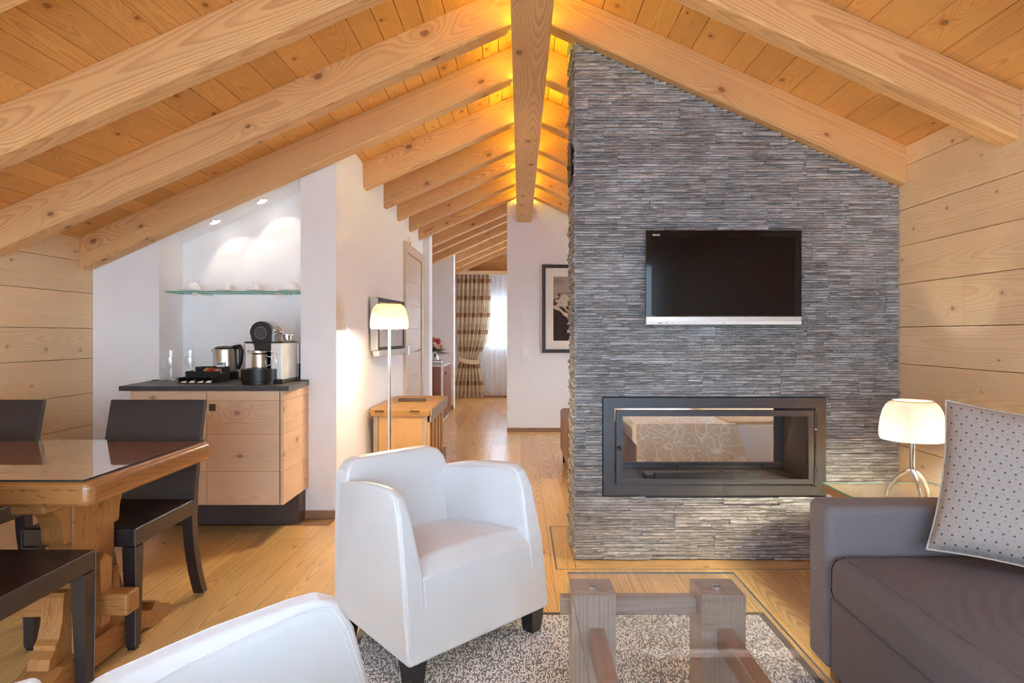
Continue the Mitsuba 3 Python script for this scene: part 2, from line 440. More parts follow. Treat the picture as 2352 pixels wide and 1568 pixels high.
def glass_plate(parent, x0, x1, y0, y1, z0, z1, edge='glass_edge', name='glass'):
    """A sheet of glass: its upper face as a clear pane, its polished edges as a thin frame."""
    part(name, parent, trimesh.Trimesh(np.array([[x0, y0, z1], [x1, y0, z1], [x1, y1, z1], [x0, y1, z1]]), np.array([[0, 1, 2], [0, 2, 3]]), process=False), 'pane', False)
    e = .0008
    part('polished_edge', parent, join(box(x0, x1, y0, y0 + e, z0, z1), box(x0, x1, y1 - e, y1, z0, z1), box(x0, x0 + e, y0 + e, y1 - e, z0, z1), box(x1 - e, x1, y0 + e, y1 - e, z0, z1)), edge, False)

def words(text, h, M, depth=.0008, bold=False):
    m = meshkit.text_mesh(text, h, depth, bold)
    m.apply_transform(M)
    return m
# text on a surface that faces the camera (normal -y): +x stays, text's y becomes z
FRONT = np.array([[1, 0, 0, 0], [0, 0, -1, 0], [0, 1, 0, 0], [0, 0, 0, 1.0]])
def at_front(x, y, z):
    M = FRONT.copy(); M[:3, 3] = (x, y, z)
    return M

# ================================================================ the setting
XL, XR = -2.836, 2.046          # log walls
YB, YF = -1.7, 12.7             # rear gable behind the camera, far window wall
YN, YP = 4.33, 8.14             # niche wall plane, picture wall plane
YS, YS2 = 3.52, 3.95            # stone chimney front and back
XH = -1.22                      # hall wall
XBR = 2.85                      # bedroom's right wall
TH = 0.205                      # rafters hang this far below the boards
def under(x):                   # rafter undersides
    return 2.888 + .44 * x if x < 0.05 else 2.931 - .448 * x
def deck(x):                    # board undersides
    return under(x) + TH

# ---- floor: planks along y, cross planks at the alcove, the threshold and round the hearth
floor = struct('floor', 'honey coloured oiled larch plank floor')
part('screed', floor, box(-3.4, 3.4, YB - .1, YF + .2, -.08, -.021), 'dark_gap', False)
holes = [sg.box(XL, 4.16, XH, YN + .02), sg.box(XH, 7.95, 3.4, 8.42), sg.box(.185, 3.385, 3.0, 4.15), sg.box(XL, YN, XH - .02, 8.6), sg.box(.20, YS - .01, XR, YS2 + .01)]
cut = shapely.unary_union(holes)
W, x, col = .158, XL, 0
edge = 3.2
while x < edge:
    x1 = min(x + W, edge)
    y = YB + R.uniform(-2.2, 0)
    while y < YF + .1:
        L = R.uniform(2.1, 3.1)
        y0, y1 = max(y, YB), min(y + L, YF + .1)
        y += L
        if y1 - y0 < .02 or (x > XBR and y0 > 3):
            continue
        g = sg.box(x + .0007, y0 + .0006, x1 - .0007, y1 - .0006).difference(cut.buffer(.0012, join_style=2))
        for q in getattr(g, 'geoms', [g]):
            if q.area > 1e-3:
                timber('plank', floor, prism(q, -.02, 0, 'z'), 'floor', 'y')
    x = x1
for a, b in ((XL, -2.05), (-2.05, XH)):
    timber('plank', floor, box(a + .001, b - .001, 4.161, YN - .001, -.02, 0), 'shaded_floor', 'x')  # dark planks: shadow of the cabinet painted into their wood colour
timber('plank', floor, box(XH + .001, -.145, 7.955, 8.18, -.02, 0), 'floor', 'x')
timber('plank', floor, box(XH + .001, -.145, 8.183, 8.415, -.02, 0), 'floor', 'x')
timber('plank', floor, box(-.145, 2.0, 7.955, 8.18, -.02, 0), 'floor', 'x')
# hearth border with its metal inlay
for y0, y1, a, b in ((3.392, YS + .014, .292, XR - .002), (YS2 + .012, 4.143, .292, 2.9)):
    timber('plank', floor, box(a, b, y0, y1, -.02, 0), 'floor', 'x')
timber('plank', floor, box(.193, .2895, 3.392, 4.143, -.02, 0), 'floor', 'y')
timber('plank', floor, box(.291, .302, YS + .016, YS2 + .010, -.02, 0), 'floor', 'y')
part('inlay', floor, join(box(.185, XR - .01, 3.385, 3.391, -.02, .0012), box(.185, .192, 3.385, 4.15, -.02, .0012), box(.185, 2.9, 4.144, 4.15, -.02, .0012)), 'inlay', False, label='dark metal inlay strip around the hearth')

# ---- ceiling: boards along y between the rafters
ceiling = struct('ceiling', 'orange toned larch board ceiling under a gable roof')
# roof windows added to bring in more daylight, out of view: x from, x to, y from, y to (all in the parts of the roof behind the camera and over the bedroom)
ADDED_SKYLIGHTS = [(-2.3, -.9, -1.25, 1.02), (.7, 1.65, -1.25, 1.02), (1.15, 2.45, 6.0, 7.7)]
wid = [.148, .106, .175, .12, .11, .115, .124, .185, .183, .137, .178, .12, .15, .11, .165]
for side in (-1, 1):
    x, i = 0.0, 3 if side > 0 else 0
    lim = 3.05
    while x < lim:
        w = wid[i % len(wid)] * .93
        i += 1
        a, b = x, min(x + w, lim)
        x = b
        xa, xb = sorted((side * a, side * b))
        g = .0016
        xa, xb = xa + g, xb - g
        zt = (lambda q: 3.093 + .44 * q) if side < 0 else (lambda q: 3.136 - .448 * q)
        cuts = [(YB - .05, YF + .1)]
        for u0, u1, v0, v1 in ADDED_SKYLIGHTS:
            if xa > u0 - .02 and xb < u1 + .02:
                cuts = [q for c0, c1 in cuts for q in ((c0, min(c1, v0)), (max(c0, v1), c1)) if q[1] - q[0] > .01]
        for c0, c1 in cuts:
            timber('board', ceiling, prism([(xa, zt(xa)), (xb, zt(xb)), (xb, zt(xb) + .02), (xa, zt(xa) + .02)], c0, c1), 'ceiling_board', 'y')
spans = sorted({YB - .1, YF + .2} | {q for w_ in ADDED_SKYLIGHTS for q in w_[2:]})
for c0, c1 in zip(spans, spans[1:]):
    g = sg.Polygon([(-3.3, deck(-3.3) + .023), (0.05, 3.139), (3.3, deck(3.3) + .023), (3.3, 3.4), (-3.3, 3.4)])
    for u0, u1, v0, v1 in ADDED_SKYLIGHTS:
        if v0 <= c0 and c1 <= v1:
            g = g.difference(sg.box(u0, -1, u1, 9))
    for q in getattr(g, 'geoms', [g]):
        part('deck', ceiling, prism(q, c0, c1), 'dark_gap', False)

# ---- rafters and ridge beam
def add_rafter(y, a, b, label, group):
    left = b <= .1
    f = (lambda q: 2.888 + .44 * q) if left else (lambda q: 2.931 - .448 * q)
    e, w, top = .010, .121, TH - .002
    v = []
    for q in (a, b):
        z = f(q)
        v += [(q, y, z + e), (q, y + e, z), (q, y + w - e, z), (q, y + w, z + e), (q, y + w, z + top), (q, y, z + top)]
    k = timber('rafter', None, hull(v), 'rafter', (1, 0, .44 if left else -.448))
    labels[k] = {'label': label, 'category': 'beam', 'group': group}
BL, BRX = -.041, .141           # sides of the ridge beam
RY = [-1.3, -.5, .3, 1.08, 1.87, 2.67, 3.46, 4.20, 5.07, 5.83, 6.46, 7.15, 7.82]
ORD = ['first', 'second', 'third', 'fourth', 'fifth', 'sixth', 'seventh', 'eighth', 'ninth', 'tenth', 'eleventh', 'twelfth', 'thirteenth', 'fourteenth']
FAR = [8.60, 9.16, 9.97, 10.88, 11.62, 12.34]
who = {1.87: 'larch rafter of the left slope across the top left corner', 2.67: 'larch rafter crossing the upper left, the nearest one seen over its whole width',
       3.46: 'larch rafter above the dining table, in front of the one over the coffee niche', 4.20: 'reddish larch rafter ending above the white coffee niche',
       5.07: 'larch rafter resting on the front corner of the hall wall', 5.83: 'second rafter from the front along the hall wall',
       6.46: 'third rafter from the front along the hall wall', 7.15: 'fourth rafter from the front along the hall wall', 7.82: 'last rafter before the picture wall on the left slope'}
for y in RY:
    a = XL + .001 if y < 4.5 else XH + .001
    add_rafter(y, a, BL + .021, who.get(y, f'unseen rafter of the left slope overhead, {ORD[RY.index(y)]} from the balcony window'), 'rafters on the left slope')
    r_lab = {1.87: 'larch rafter of the right slope nearest to the top right corner', 2.67: 'larch rafter of the right slope ending above the sofa', 3.46: 'larch rafter along the top of the slate chimney',
             4.20: 'rafter right of the ridge beam, first behind the slate chimney', 5.07: 'rafter right of the ridge beam, second behind the slate chimney', 5.83: 'rafter right of the ridge beam, third behind the slate chimney',
             6.46: 'rafter right of the ridge beam, fourth behind the slate chimney', 7.15: 'rafter right of the ridge beam, fifth behind the slate chimney', 7.82: 'rafter right of the ridge beam, last before the picture wall'}.get(y, f'unseen rafter of the right slope overhead, {ORD[RY.index(y)]} from the balcony window')
    add_rafter(y, BRX - .021, XR - .001 if y < 4 else XBR - .02, r_lab, 'rafters on the right slope')
for i, y in enumerate(FAR):
    add_rafter(y, -2.19 if i > 2 else -2.15, -.165, f'pale rafter in the far room, {["first", "second", "third", "fourth", "fifth", "sixth"][i]} beyond the hall opening', 'rafters of the far room')
b_ = .006
k = timber('ridge_beam', None, prism([(BL, 2.609 + b_), (BL + b_, 2.609), (BRX - b_, 2.609), (BRX, 2.609 + b_), (BRX, 2.850), (BRX - .022, 2.850), (BRX - .022, 3.10), (BL + .022, 3.10), (BL + .022, 2.850), (BL, 2.850)], YB, YP - .001), 'rafter', 'y')
labels[k] = {'label': 'massive larch ridge beam running away along the roof peak', 'category': 'beam'}

# warm strip lights on top of the ridge beam's sides, one in each bay
ys = [y for y in RY if y > 2]
for i in range(len(ys)):
    y0 = ys[i] + .14
    y1 = (ys[i + 1] if i + 1 < len(ys) else YP) - .03
    for s in (-1, 1):
        y0b, y1b = y0, y1
        xs = (BL + .003, BL + .013) if s < 0 else (BRX - .013, BRX - .003)
        t = put('strip_light', None, raw(*meshkit.arrays(box(*xs, y0b, y1b, 2.8505, 2.857))[:2], 'white_plastic', emitter={'type': 'area', 'radiance': rgb(LED, LED * .93, LED * .06)}))
        labels[t] = {'label': f'yellow strip light on the {["left", "", "right"][s + 1]} ledge of the ridge beam, {ORD[i]} bay', 'category': 'light', 'group': 'strip lights along the ridge beam'}

# ---- log walls left and right
COURSES = [0.0, .205, .42, .622, .832, 1.061, 1.258, 1.487, 1.69, 1.883, 2.112, 2.33]
def log_wall(name, label, x, out, y0, y1, splits):
    w = struct(name, label)
    for i in range(len(COURSES) - 1):
        z0, z1 = COURSES[i] + .0014, COURSES[i + 1] - .0014
        zmax = deck(x) - .003
        if z0 > zmax - .03:
            break
        z1 = min(z1, zmax)
        cuts = [y0] + sorted(splits.get(i, [])) + [y1]
        for a, b in zip(cuts, cuts[1:]):
            xs = sorted((x, x + out * .028))
            timber('board', w, box(xs[0], xs[1], a + .0005, b - .0005, z0, z1), 'wall_board', 'y')
    xs = sorted((x + out * .03, x + out * .25))
    part('backing', w, box(xs[0], xs[1], y0 - .1, y1 + .1, -.02, deck(x) - .005), 'dark_gap', False)
    return w
log_wall('wall_left', 'pale knotty larch board wall behind the dining table', XL, -1, YB, YN, {2: [1.1], 4: [2.0], 5: [.4], 6: [-.3], 7: [1.4]})
log_wall('wall_right', 'pale knotty larch board wall behind the sofa', XR, 1, YB, YS2, {2: [1.0], 4: [.5], 5: [1.2], 6: [3.02], 7: [.7], 8: [1.3], 9: [2.57]})

# ---- plastered walls
def xz(a, b, top=deck, z0=0.0, drop=.004):
    n = max(2, int(abs(b - a) / .4) + 2)
    xs = list(np.linspace(a, b, n))
    if a < .05 < b:
        xs = sorted(xs + [.0499, .0501])
    return [(a, z0)] + [(b, z0)] + [(q, top(q) - drop) for q in xs[::-1]]
wn = struct('wall_niche', 'white plastered wall with a coffee niche')
part('pier', wn, prism(xz(XL + .001, -2.394), YN, 4.95), 'plaster', False)
part('niche_back', wn, prism(xz(-2.394, -1.457), 4.635, 4.95), 'plaster', False)
part('column', wn, prism(xz(-1.457, XH), YN, 4.95), 'plaster', False)
part('niche_ceiling', wn, prism([(-2.394, 2.888 + .44 * -2.394 + .028), (-1.457, 2.888 + .44 * -1.457 + .028), (-1.457, 2.888 + .44 * -1.457 + .19), (-2.394, 2.888 + .44 * -2.394 + .19)], YN, 4.635), 'plaster', False)
wh = struct('wall_hall', 'white plastered hall wall with a door')
part('plaster', wh, prism(xz(-1.42, XH), 4.95, 6.85), 'plaster', False)
part('plaster', wh, prism(xz(-1.42, XH, z0=2.14), 6.85, 7.97), 'plaster', False)
part('plaster', wh, prism(xz(-1.42, XH), 7.97, 8.2), 'plaster', False)
part('doorway_back', wh, box(-1.42, -1.30, 6.85, 7.97, 0, 2.14), 'plaster', False)
part('return', wh, prism(xz(-1.42, -1.142), 8.2, 8.47), 'plaster', False)
wp = struct('wall_picture', 'white plastered wall at the end of the hall')
part('plaster', wp, prism(xz(-.165, 2.95), YP, 8.44), 'plaster', False)
w2 = struct('wall_far_left', 'white plastered wall behind the flowers')
part('plaster', w2, prism(xz(-2.3, -1.083), 10.6, 10.85), 'plaster', False)
part('side', w2, box(-2.3, -2.2, 8.2, YF, 0, 2.5), 'plaster', False)
part('end', w2, box(-2.2, -1.42, 8.3, 8.45, 0, 2.5), 'plaster', False)
wf = struct('wall_far', 'white plastered wall around the far window')
WX0, WX1, WZ0, WZ1 = -.70, .62, .94, 1.97
part('plaster', wf, prism(xz(-2.3, WX0), YF, YF + .25), 'plaster', False)
part('plaster', wf, prism(xz(WX1, 1.3), YF, YF + .25), 'plaster', False)
part('plaster', wf, box(WX0, WX1, YF, YF + .25, 0, WZ0), 'plaster', False)
part('plaster', wf, prism(xz(WX0, WX1, z0=WZ1), YF, YF + .25), 'plaster', False)
for i, (z0, z1) in enumerate(((2.43, 2.59), (2.592, 2.75), (2.752, 2.90), (2.902, 3.05))):
    a = -.98 if i < 2 else max(-.98, (z1 - 2.888) / .44)
    timber('board', wf, box(a, 1.2, YF - .03, YF - .001, z0, z1), 'ceiling_board', 'x')
part('side', wf, box(1.2, 1.3, 8.44, YF, 0, .75), 'plaster', False)
part('side', wf, box(1.2, 1.3, 8.44, 9.0, .75, 2.6), 'plaster', False)
part('side', wf, box(1.2, 1.3, 12.1, YF, .75, 2.6), 'plaster', False)
part('side', wf, box(1.2, 1.3, 9.0, 12.1, 2.2, 2.6), 'plaster', False)
w3 = struct('added_window_3', 'unseen side window added to brighten the far room')  # window added out of view to brighten far room and hall
for yy in (9.03, 10.05, 11.05, 12.07):
    part('mullion', w3, box(1.22, 1.28, yy - .03, yy + .03, .75, 2.2), 'white_paint', False)
part('sill', w3, box(1.15, 1.31, 9.0, 12.1, .72, .75), 'white_paint', False)
wr = struct('wall_bedroom', 'wall of the bedroom behind the chimney')
part('plaster', wr, box(XBR, XBR + .12, YS2, 5.1, 0, deck(XBR) - .004), 'plaster', False)
part('plaster', wr, box(XBR, XBR + .12, 6.9, 8.14, 0, deck(XBR) - .004), 'plaster', False)
part('plaster', wr, box(XBR, XBR + .12, 5.1, 6.9, 0, .8), 'plaster', False)  # opening above is an unseen window added to light the bedroom
part('end', wr, prism(xz(XR + .255, XBR + .12), YS2 - .06, YS2), 'plaster', False)
part('chimney_back', wr, prism([(.30, 0), (.48, 0), (.48, .86), (1.62, .86), (1.62, 0), (XR + .25, 0), (XR + .25, deck(XR + .25) - .004), (.30, deck(.30) - .004)], YS2 - .012, YS2), 'plaster', False)
# rear gable: glazed balcony front behind the camera
wb = struct('wall_rear', 'glazed balcony front of the room')
for a, b in ((XL - .05, -2.6), (1.85, XR + .05)):
    part('post', wb, prism(xz(a, b), YB - .12, YB), 'plaster', False)
part('lintel', wb, prism([(-2.6, min(2.12, deck(-2.6) - .05)), (-2.1, 2.12), (1.85, 2.12), (1.85, deck(1.85) - .004), (.05, 3.11), (-2.6, deck(-2.6) - .004)], YB - .12, YB), 'plaster', False)  # unseen lintel, set low to keep daylight off the upper slate
win = struct('window_2', 'tall balcony window of the room')
for xm in (-2.55, -1.45, -.35, .75, 1.80):
    part('mullion', win, box(xm - .035, xm + .035, YB - .10, YB - .03, 0, min(deck(xm) - .07, 2.12)), 'white_paint', False)

# baseboards
def bb(name, m, grain, label=None):
    k = timber(name, None, m, 'baseboard', grain)
    labels[k] = {'kind': 'structure', 'label': label or 'dark brown wooden baseboard'}
bb('baseboard_column', box(-1.47, XH + .012, YN - .012, YN - .001, .0, .052), 'x')
bb('baseboard_hall', box(XH + .001, XH + .013, YN + .001, 6.85, .0, .052), 'y')
bb('baseboard_picture', box(-.165, 2.0, YP - .013, YP - .001, 0, .052), 'x')
bb('baseboard_far', box(-1.22, 1.2, YF - .013, YF - .001, 0, .06), 'x')
bb('baseboard_far_left', box(-2.2, -1.083, 10.587, 10.599, 0, .06), 'x')

# ---- far window with glazing bars
w1 = struct('window_1', 'white far window with small panes')
fr = [box(WX0, WX1, YF + .05, YF + .11, WZ0, WZ0 + .06), box(WX0, WX1, YF + .05, YF + .11, WZ1 - .06, WZ1)]
for xm in (WX0 + .03, -.28, -.04, WX1 - .03):
    fr.append(box(xm - .03, xm + .03, YF + .05, YF + .11, WZ0, WZ1))
part('window_frame', w1, join(*fr), 'white_paint', False)
for zz in (WZ0 + .36, WZ0 + .69):
    part('glazing_bar', w1, box(WX0, WX1, YF + .06, YF + .085, zz - .012, zz + .012), 'white_paint', False)
for xm in (-.50, .28):
    part('glazing_bar', w1, box(xm - .012, xm + .012, YF + .06, YF + .085, WZ0, WZ1), 'white_paint', False)
part('pane', w1, trimesh.Trimesh(np.array([[WX0, YF + .075, WZ0], [WX1, YF + .075, WZ0], [WX1, YF + .075, WZ1], [WX0, YF + .075, WZ1]]), np.array([[0, 1, 2], [0, 2, 3]]), process=False), 'pane', False)
part('sill', w1, box(WX0 - .05, WX1 + .05, YF - .03, YF + .05, WZ0 - .035, WZ0), 'white_paint', False)

# ---- hall door
d1 = struct('door_1', 'whitewashed larch plank door in the hall wall')
dx = XH + .012
for nm, y0, y1, z1 in (('jamb', 6.80, 6.92, 2.19), ('jamb', 7.93, 8.03, 2.19)):
    timber('frame', d1, box(-1.29, dx + .02, y0, y1, 0, z1, .004), 'door', 'z')
timber('frame', d1, box(-1.29, dx + .02, 6.921, 7.929, 2.09, 2.19, .004), 'door', 'y')
zz = [0.01, .24, .5, .76, 1.02, 1.28, 1.54, 1.80, 2.085]
leaf = put('leaf', d1, raw(*meshkit.arrays(box(-1.28, dx - .012, 6.925, 7.925, .01, 2.085))[:2], 'dark_gap'))
for a, b in zip(zz, zz[1:]):
    timber('plank', leaf, box(dx - .0118, dx, 6.925, 7.925, a + .001, b - .001), 'door', 'y')
for z in (.45, 1.05, 1.80):
    part('hinge', d1, cyl((dx + .022, 6.935, z - .045), (dx + .022, 6.935, z + .045), .010, 12), 'steel')
part('handle', d1, join(cyl((dx, 7.80, 1.03), (dx + .05, 7.80, 1.03), .011, 12), tube([(dx + .05, 7.81, 1.03), (dx + .055, 7.75, 1.03), (dx + .055, 7.68, 1.025)], .010), cyl((dx, 7.80, 1.03), (dx + .008, 7.80, 1.03), .026)), 'steel')
part('lock', d1, join(cyl((dx, 7.80, .93), (dx + .008, 7.80, .93), .024)), 'steel')

# ================================================================ slate chimney
chim = thing('chimney', 'tall chimney breast clad in grey split slate panels', 'chimney')
FX0, FX1, FZ0, FZ1 = .446, 1.642, .354, .877
fire_hole = sg.box(FX0 + .03, FZ0 + .03, FX1 - .03, FZ1 - .03)
core = sg.Polygon([(.305, 0), (XR - .002, 0), (XR - .002, under(XR) - .002), (.305, under(.305) - .002)]).difference(fire_hole)
part('core', chim, prism(core, YS + .018, YS2 - .013), 'stone_back', False)
part('core', chim, prism([(.305, under(.305) - .003), (XR - .002, under(XR) - .003), (XR - .002, deck(XR) - .006), (.305, deck(.305) - .006)], 3.59, YS2 - .013), 'stone_back', False)

def strips(cells, frame):
    """Split-faced stone strips. cells: (a0, a1, z0, z1, depth); frame(a, out, z) -> xyz, out = how far it stands proud."""
    V, F, UV, base = [], [], [], 0
    for a0, a1, z0, z1, dep in cells:
        nx = max(2, int((a1 - a0) / .022) + 2)
        a = np.linspace(a0, a1, nx)
        num = int(R.integers(0, 60))
        cols = np.concatenate([[a0], a, [a1]])
        zr = np.array([z0, z0, (z0 + z1) / 2, z1, z1])
        A = np.repeat(cols[:, None], 5, 1)
        Z = np.repeat(zr[None], len(cols), 0)
        O = np.zeros_like(A)
        nz = meshkit.noise(np.stack([A * 45, Z * 160, np.full_like(A, dep * 3e3)], -1), 3)
        O[1:-1, 1:4] = dep + (nz[1:-1, 1:4] - .5) * .012
        O[:, 0] = O[:, 4] = 0
        O[0] = O[-1] = 0
        O = np.maximum(O, 0)
        P = frame(A, O, Z)
        V.append(P.reshape(-1, 3))
        UV.append(np.stack([A.ravel(), (Z - (z0 + z1) / 2).ravel() + O.ravel() * .5 + 4 * num], 1))
        i = base + np.arange(len(cols) * 5).reshape(len(cols), 5)
        q = np.stack([i[:-1, :-1], i[1:, :-1], i[1:, 1:], i[:-1, 1:]], -1).reshape(-1, 4)
        F += [q[:, [0, 1, 2]], q[:, [0, 2, 3]]]
        base += len(cols) * 5
    return np.vstack(V), np.vstack(F), np.vstack(UV)

def panel_cells(a0, a1, z0, z1, amax, hole):
    out = []
    n = int(R.integers(9, 12))
    hs = R.uniform(.75, 1.3, n); hs = np.cumsum(np.concatenate([[0], hs])) / hs.sum()
    level = R.uniform(.004, .010)
    for j in range(n):
        s0, s1 = z0 + (z1 - z0) * hs[j], z0 + (z1 - z0) * hs[j + 1]
        cut_x = [a0]
        while cut_x[-1] < a1 - .05:
            cut_x.append(min(a1, cut_x[-1] + R.uniform(.07, .34)))
        if a1 - cut_x[-1] > 1e-4:
            cut_x.append(a1)
        for p, q in zip(cut_x, cut_x[1:]):
            dep = level + R.uniform(0, .019) * R.uniform(.2, 1)
            q = min(q, amax(s1))
            spans = [(p, q)]
            if hole and s1 > hole[2] and s0 < hole[3]:
                spans = [(p, min(q, hole[0])), (max(p, hole[1]), q)]
            for b0, b1 in spans:
                if b1 - b0 > .006:
                    out.append((b0, b1, s0 + .0009, s1 - .0009, dep))
    return out

front = lambda a, o, z: np.stack([a, YS + .017 - o, z], -1)
hole = (FX0 - .004, FX1 + .004, FZ0 - .004, FZ1 + .004)
amax = lambda z: min(XR - .003, (2.934 - z) / .448)
z, PH = .004, .1465
row = 0
while z < 2.80:
    z1 = z + PH
    a = .292 - (R.uniform(.05, .5) if row % 2 else R.uniform(.05, .35))
    while a < XR:
        L = R.choice([.3, .42, .5, .6])
        a0, a1 = max(a, .292), min(a + L, XR - .003)
        a += L
        if a1 - a0 < .02 or a0 > amax(z):
            continue
        c = panel_cells(a0, a1, z, z1, amax, hole)
        if c:
            v, f, uv = strips(c, front)
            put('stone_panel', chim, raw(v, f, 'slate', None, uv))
    z = z1
    row += 1
side = lambda y, o, z: np.stack([.305 - o, y, z], -1)
z = .004
while z < 2.99:
    z1 = min(z + PH, 3.0)
    for a0, a1 in ((YS + .003, YS2 - .002),):
        v, f, uv = strips(panel_cells(a0, a1, z, z1, lambda q: 99, None), side)
        f = f[:, ::-1]
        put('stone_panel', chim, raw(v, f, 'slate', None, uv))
    z = z1
vent = thing('vent_grille', 'small black vent cover on the left side of the slate chimney', 'vent')
part('cover', vent, box(.276, .2825, 3.58, 3.80, 2.07, 2.27, .002), 'black_metal')
part('knob', vent, join(cyl((.276, 3.66, 2.15), (.262, 3.66, 2.15), .012, 14)), 'black_metal')

# ---- fireplace insert
fp = thing('fireplace', 'wide see-through fireplace with a black steel frame in the slate chimney', 'fireplace')
IX0, IX1, IZ0, IZ1 = .506, 1.588, .412, .822
def ring(x0, x1, z0, z1, a0, a1, b0, b1):
    return sg.box(x0, z0, x1, z1).difference(sg.box(a0, b0, a1, b1))
part('frame', fp, prism(ring(FX0, FX1, FZ0, FZ1, IX0, IX1, IZ0, IZ1), YS - .012, YS + .05), 'graphite', False)
part('firebox', fp, join(box(IX0 - .02, IX1 + .02, YS + .05, YS2 + .01, IZ0 - .02, IZ0), box(IX0 - .02, IX1 + .02, YS + .05, YS2 + .01, IZ1, IZ1 + .015),
                         box(IX0 - .02, IX0, YS + .05, YS2 + .01, IZ0, IZ1), box(IX1, IX1 + .02, YS + .05, YS2 + .01, IZ0, IZ1)), 'firebox_steel', False)
dY = YS - .018
door = part('door', fp, prism(ring(.513, 1.570, .417, .812, .541, 1.545, .439, .786), dY - .012, dY + .012), 'graphite', False)
part('glass', door, trimesh.Trimesh(np.array([[.54, dY, .438], [1.546, dY, .438], [1.546, dY, .787], [.54, dY, .787]]), np.array([[0, 1, 2], [0, 2, 3]]), process=False), 'pane', False)
part('bead', door, prism(ring(.541, 1.545, .439, .786, .546, 1.540, .444, .781), dY - .0145, dY - .003), 'graphite', False)
part('knob', door, join(ball((.527, dY - .030, .612), .011), cyl((.527, dY - .01, .612), (.527, dY - .028, .612), .005, 12)), 'black_metal')
for zc in (.76, .465):
    part('hinge', door, cyl((1.579, dY - .012, zc - .045), (1.579, dY - .012, zc + .045), .008, 14), 'black_metal')
    part('pin', door, join(cyl((1.579, dY - .012, zc - .05), (1.579, dY - .012, zc - .045), .0085, 12)), 'chrome')
part('hinge_rod', door, cyl((1.579, dY - .012, .44), (1.579, dY - .012, .79), .0035, 10), 'black_metal')
part('burner', fp, join(box(.745, 1.33, YS + .10, YS + .13, IZ0, IZ0 + .040, .003), box(.70, 1.30, YS + .13, YS + .24, IZ0, IZ0 + .022, .003), box(1.14, 1.27, YS + .13, YS + .22, IZ0 + .022, IZ0 + .034, .003)), 'black_metal', False)
part('rear_frame', fp, prism(ring(IX0, IX1, IZ0, IZ1, .53, 1.535, IZ0 + .035, IZ1 - .01), YS2 - .005, YS2 + .012), 'graphite', False)
part('rear_rail', fp, join(cyl((IX0 + .01, YS2 - .07, IZ0 + .042), (IX1 - .01, YS2 - .07, IZ0 + .042), .006, 10), cyl((.95, YS2 - .07, IZ0), (.95, YS2 - .07, IZ0 + .042), .005, 8), cyl((1.46, YS2 - .07, IZ0), (1.46, YS2 - .07, IZ0 + .042), .005, 8)), 'graphite')
part('side_plate', fp, prism([(YS + .09, IZ0 + .09), (YS2 - .03, IZ0 + .055), (YS2 - .03, IZ1 - .03), (YS + .09, IZ1 - .03)], IX1 - .006, IX1 - .001, 'x'), 'firebox_steel', False)

# ---- television on the slate
tv = thing('television', 'flat television with a silver speaker bar mounted on the slate above the fireplace', 'television')
TX0, TX1, TZ0, TZ1 = .663, 1.482, 1.268, 1.766
ty = YS - .075
part('housing', tv, rbox(TX0 + .01, TX1 - .01, ty + .012, YS - .022, TZ0 + .03, TZ1 - .02, .008), 'black_plastic')
part('bracket', tv, box(.95, 1.2, YS - .03, YS + .004, 1.38, 1.64), 'black_metal', False)
part('bezel', tv, prism(ring(TX0, TX1, TZ0 + .045, TZ1, TX0 + .029, TX1 - .036, TZ0 + .052, TZ1 - .034), ty - .004, ty + .012), 'tv_gloss', False)
part('screen', tv, box(TX0 + .028, TX1 - .035, ty, ty + .010, TZ0 + .05, TZ1 - .033), 'tv_panel', False)
part('speaker_bar', tv, rbox(TX0 - .001, TX1 + .001, ty - .006, ty + .014, TZ0, TZ0 + .0455, .004), 'silver_plastic', label='silver speaker bar')
part('trim', tv, box(TX0 + .002, TX1 - .002, ty - .0068, ty - .004, TZ0 + .004, TZ0 + .019), 'white_plastic', False)
part('logo', tv, words('BRAVIA', .0075, at_front(TX0 + .034, ty - .0043, TZ1 - .028), bold=True), 'white_plastic', False)
part('logo', tv, words('SONY', .010, at_front(1.053, ty - .0063, TZ0 + .026), bold=True), 'white_paint', False)
part('sensor', tv, box(1.060, 1.080, ty - .0074, ty - .0055, TZ0 + .005, TZ0 + .017), 'silver_plastic', False)
for xx, w in ((.725, .022), (.765, .012), (.80, .008), (.838, .003)):
    part('indicator', tv, box(xx, xx + w, ty - .0074, ty - .006, TZ0 + .0085, TZ0 + .0115), 'black_plastic' if xx < .75 else 'inlay', False)

# ================================================================ left: dining group and coffee niche
# ---- dining table: trestle table under a sheet of glass
tb = thing('dining_table', 'oiled wooden trestle table with thick rounded top and carved foot', 'table')
TBX0, TBX1, TBY0, TBY1 = -2.80, -1.352, 2.055, 2.865
def slab(x0, x1, y0, y1, z0, z1, rc, re):
    g = sg.box(x0 + rc, y0 + rc, x1 - rc, y1 - rc).buffer(rc, quad_segs=6)
    inner = g.buffer(-re)
    pts = []
    for k in range(5):
        t = math.pi / 2 * k / 4
        q = g.buffer(-re * (1 - math.sin(t)) - 1e-6, quad_segs=6)
        for xx, yy in list(q.exterior.coords):
            pts += [(xx, yy, z0 + re * (1 - math.cos(t))), (xx, yy, z1 - re * (1 - math.cos(t)))]
    return hull(pts)
top_ = slab(TBX0, TBX1, TBY0, TBY1, .672, .752, .03, .022)
cutx = -1.420
_sl = lambda m, n, o: trimesh.intersections.slice_mesh_plane(m, n, o, cap=True, engine='earcut')
near = [TBX1, TBY0, 0]
_end = _sl(top_, [1, 0, 0], [cutx, 0, 0])
timber('tabletop', tb, join(_sl(top_, [-1, 0, 0], [cutx, 0, 0]), _sl(_end, [-1, -1, 0], near)), 'oiled_oak', 'x', curved=True)
timber('edge_moulding', tb, _sl(_end, [1, 1, 0], near), 'oiled_oak', 'y', curved=True)
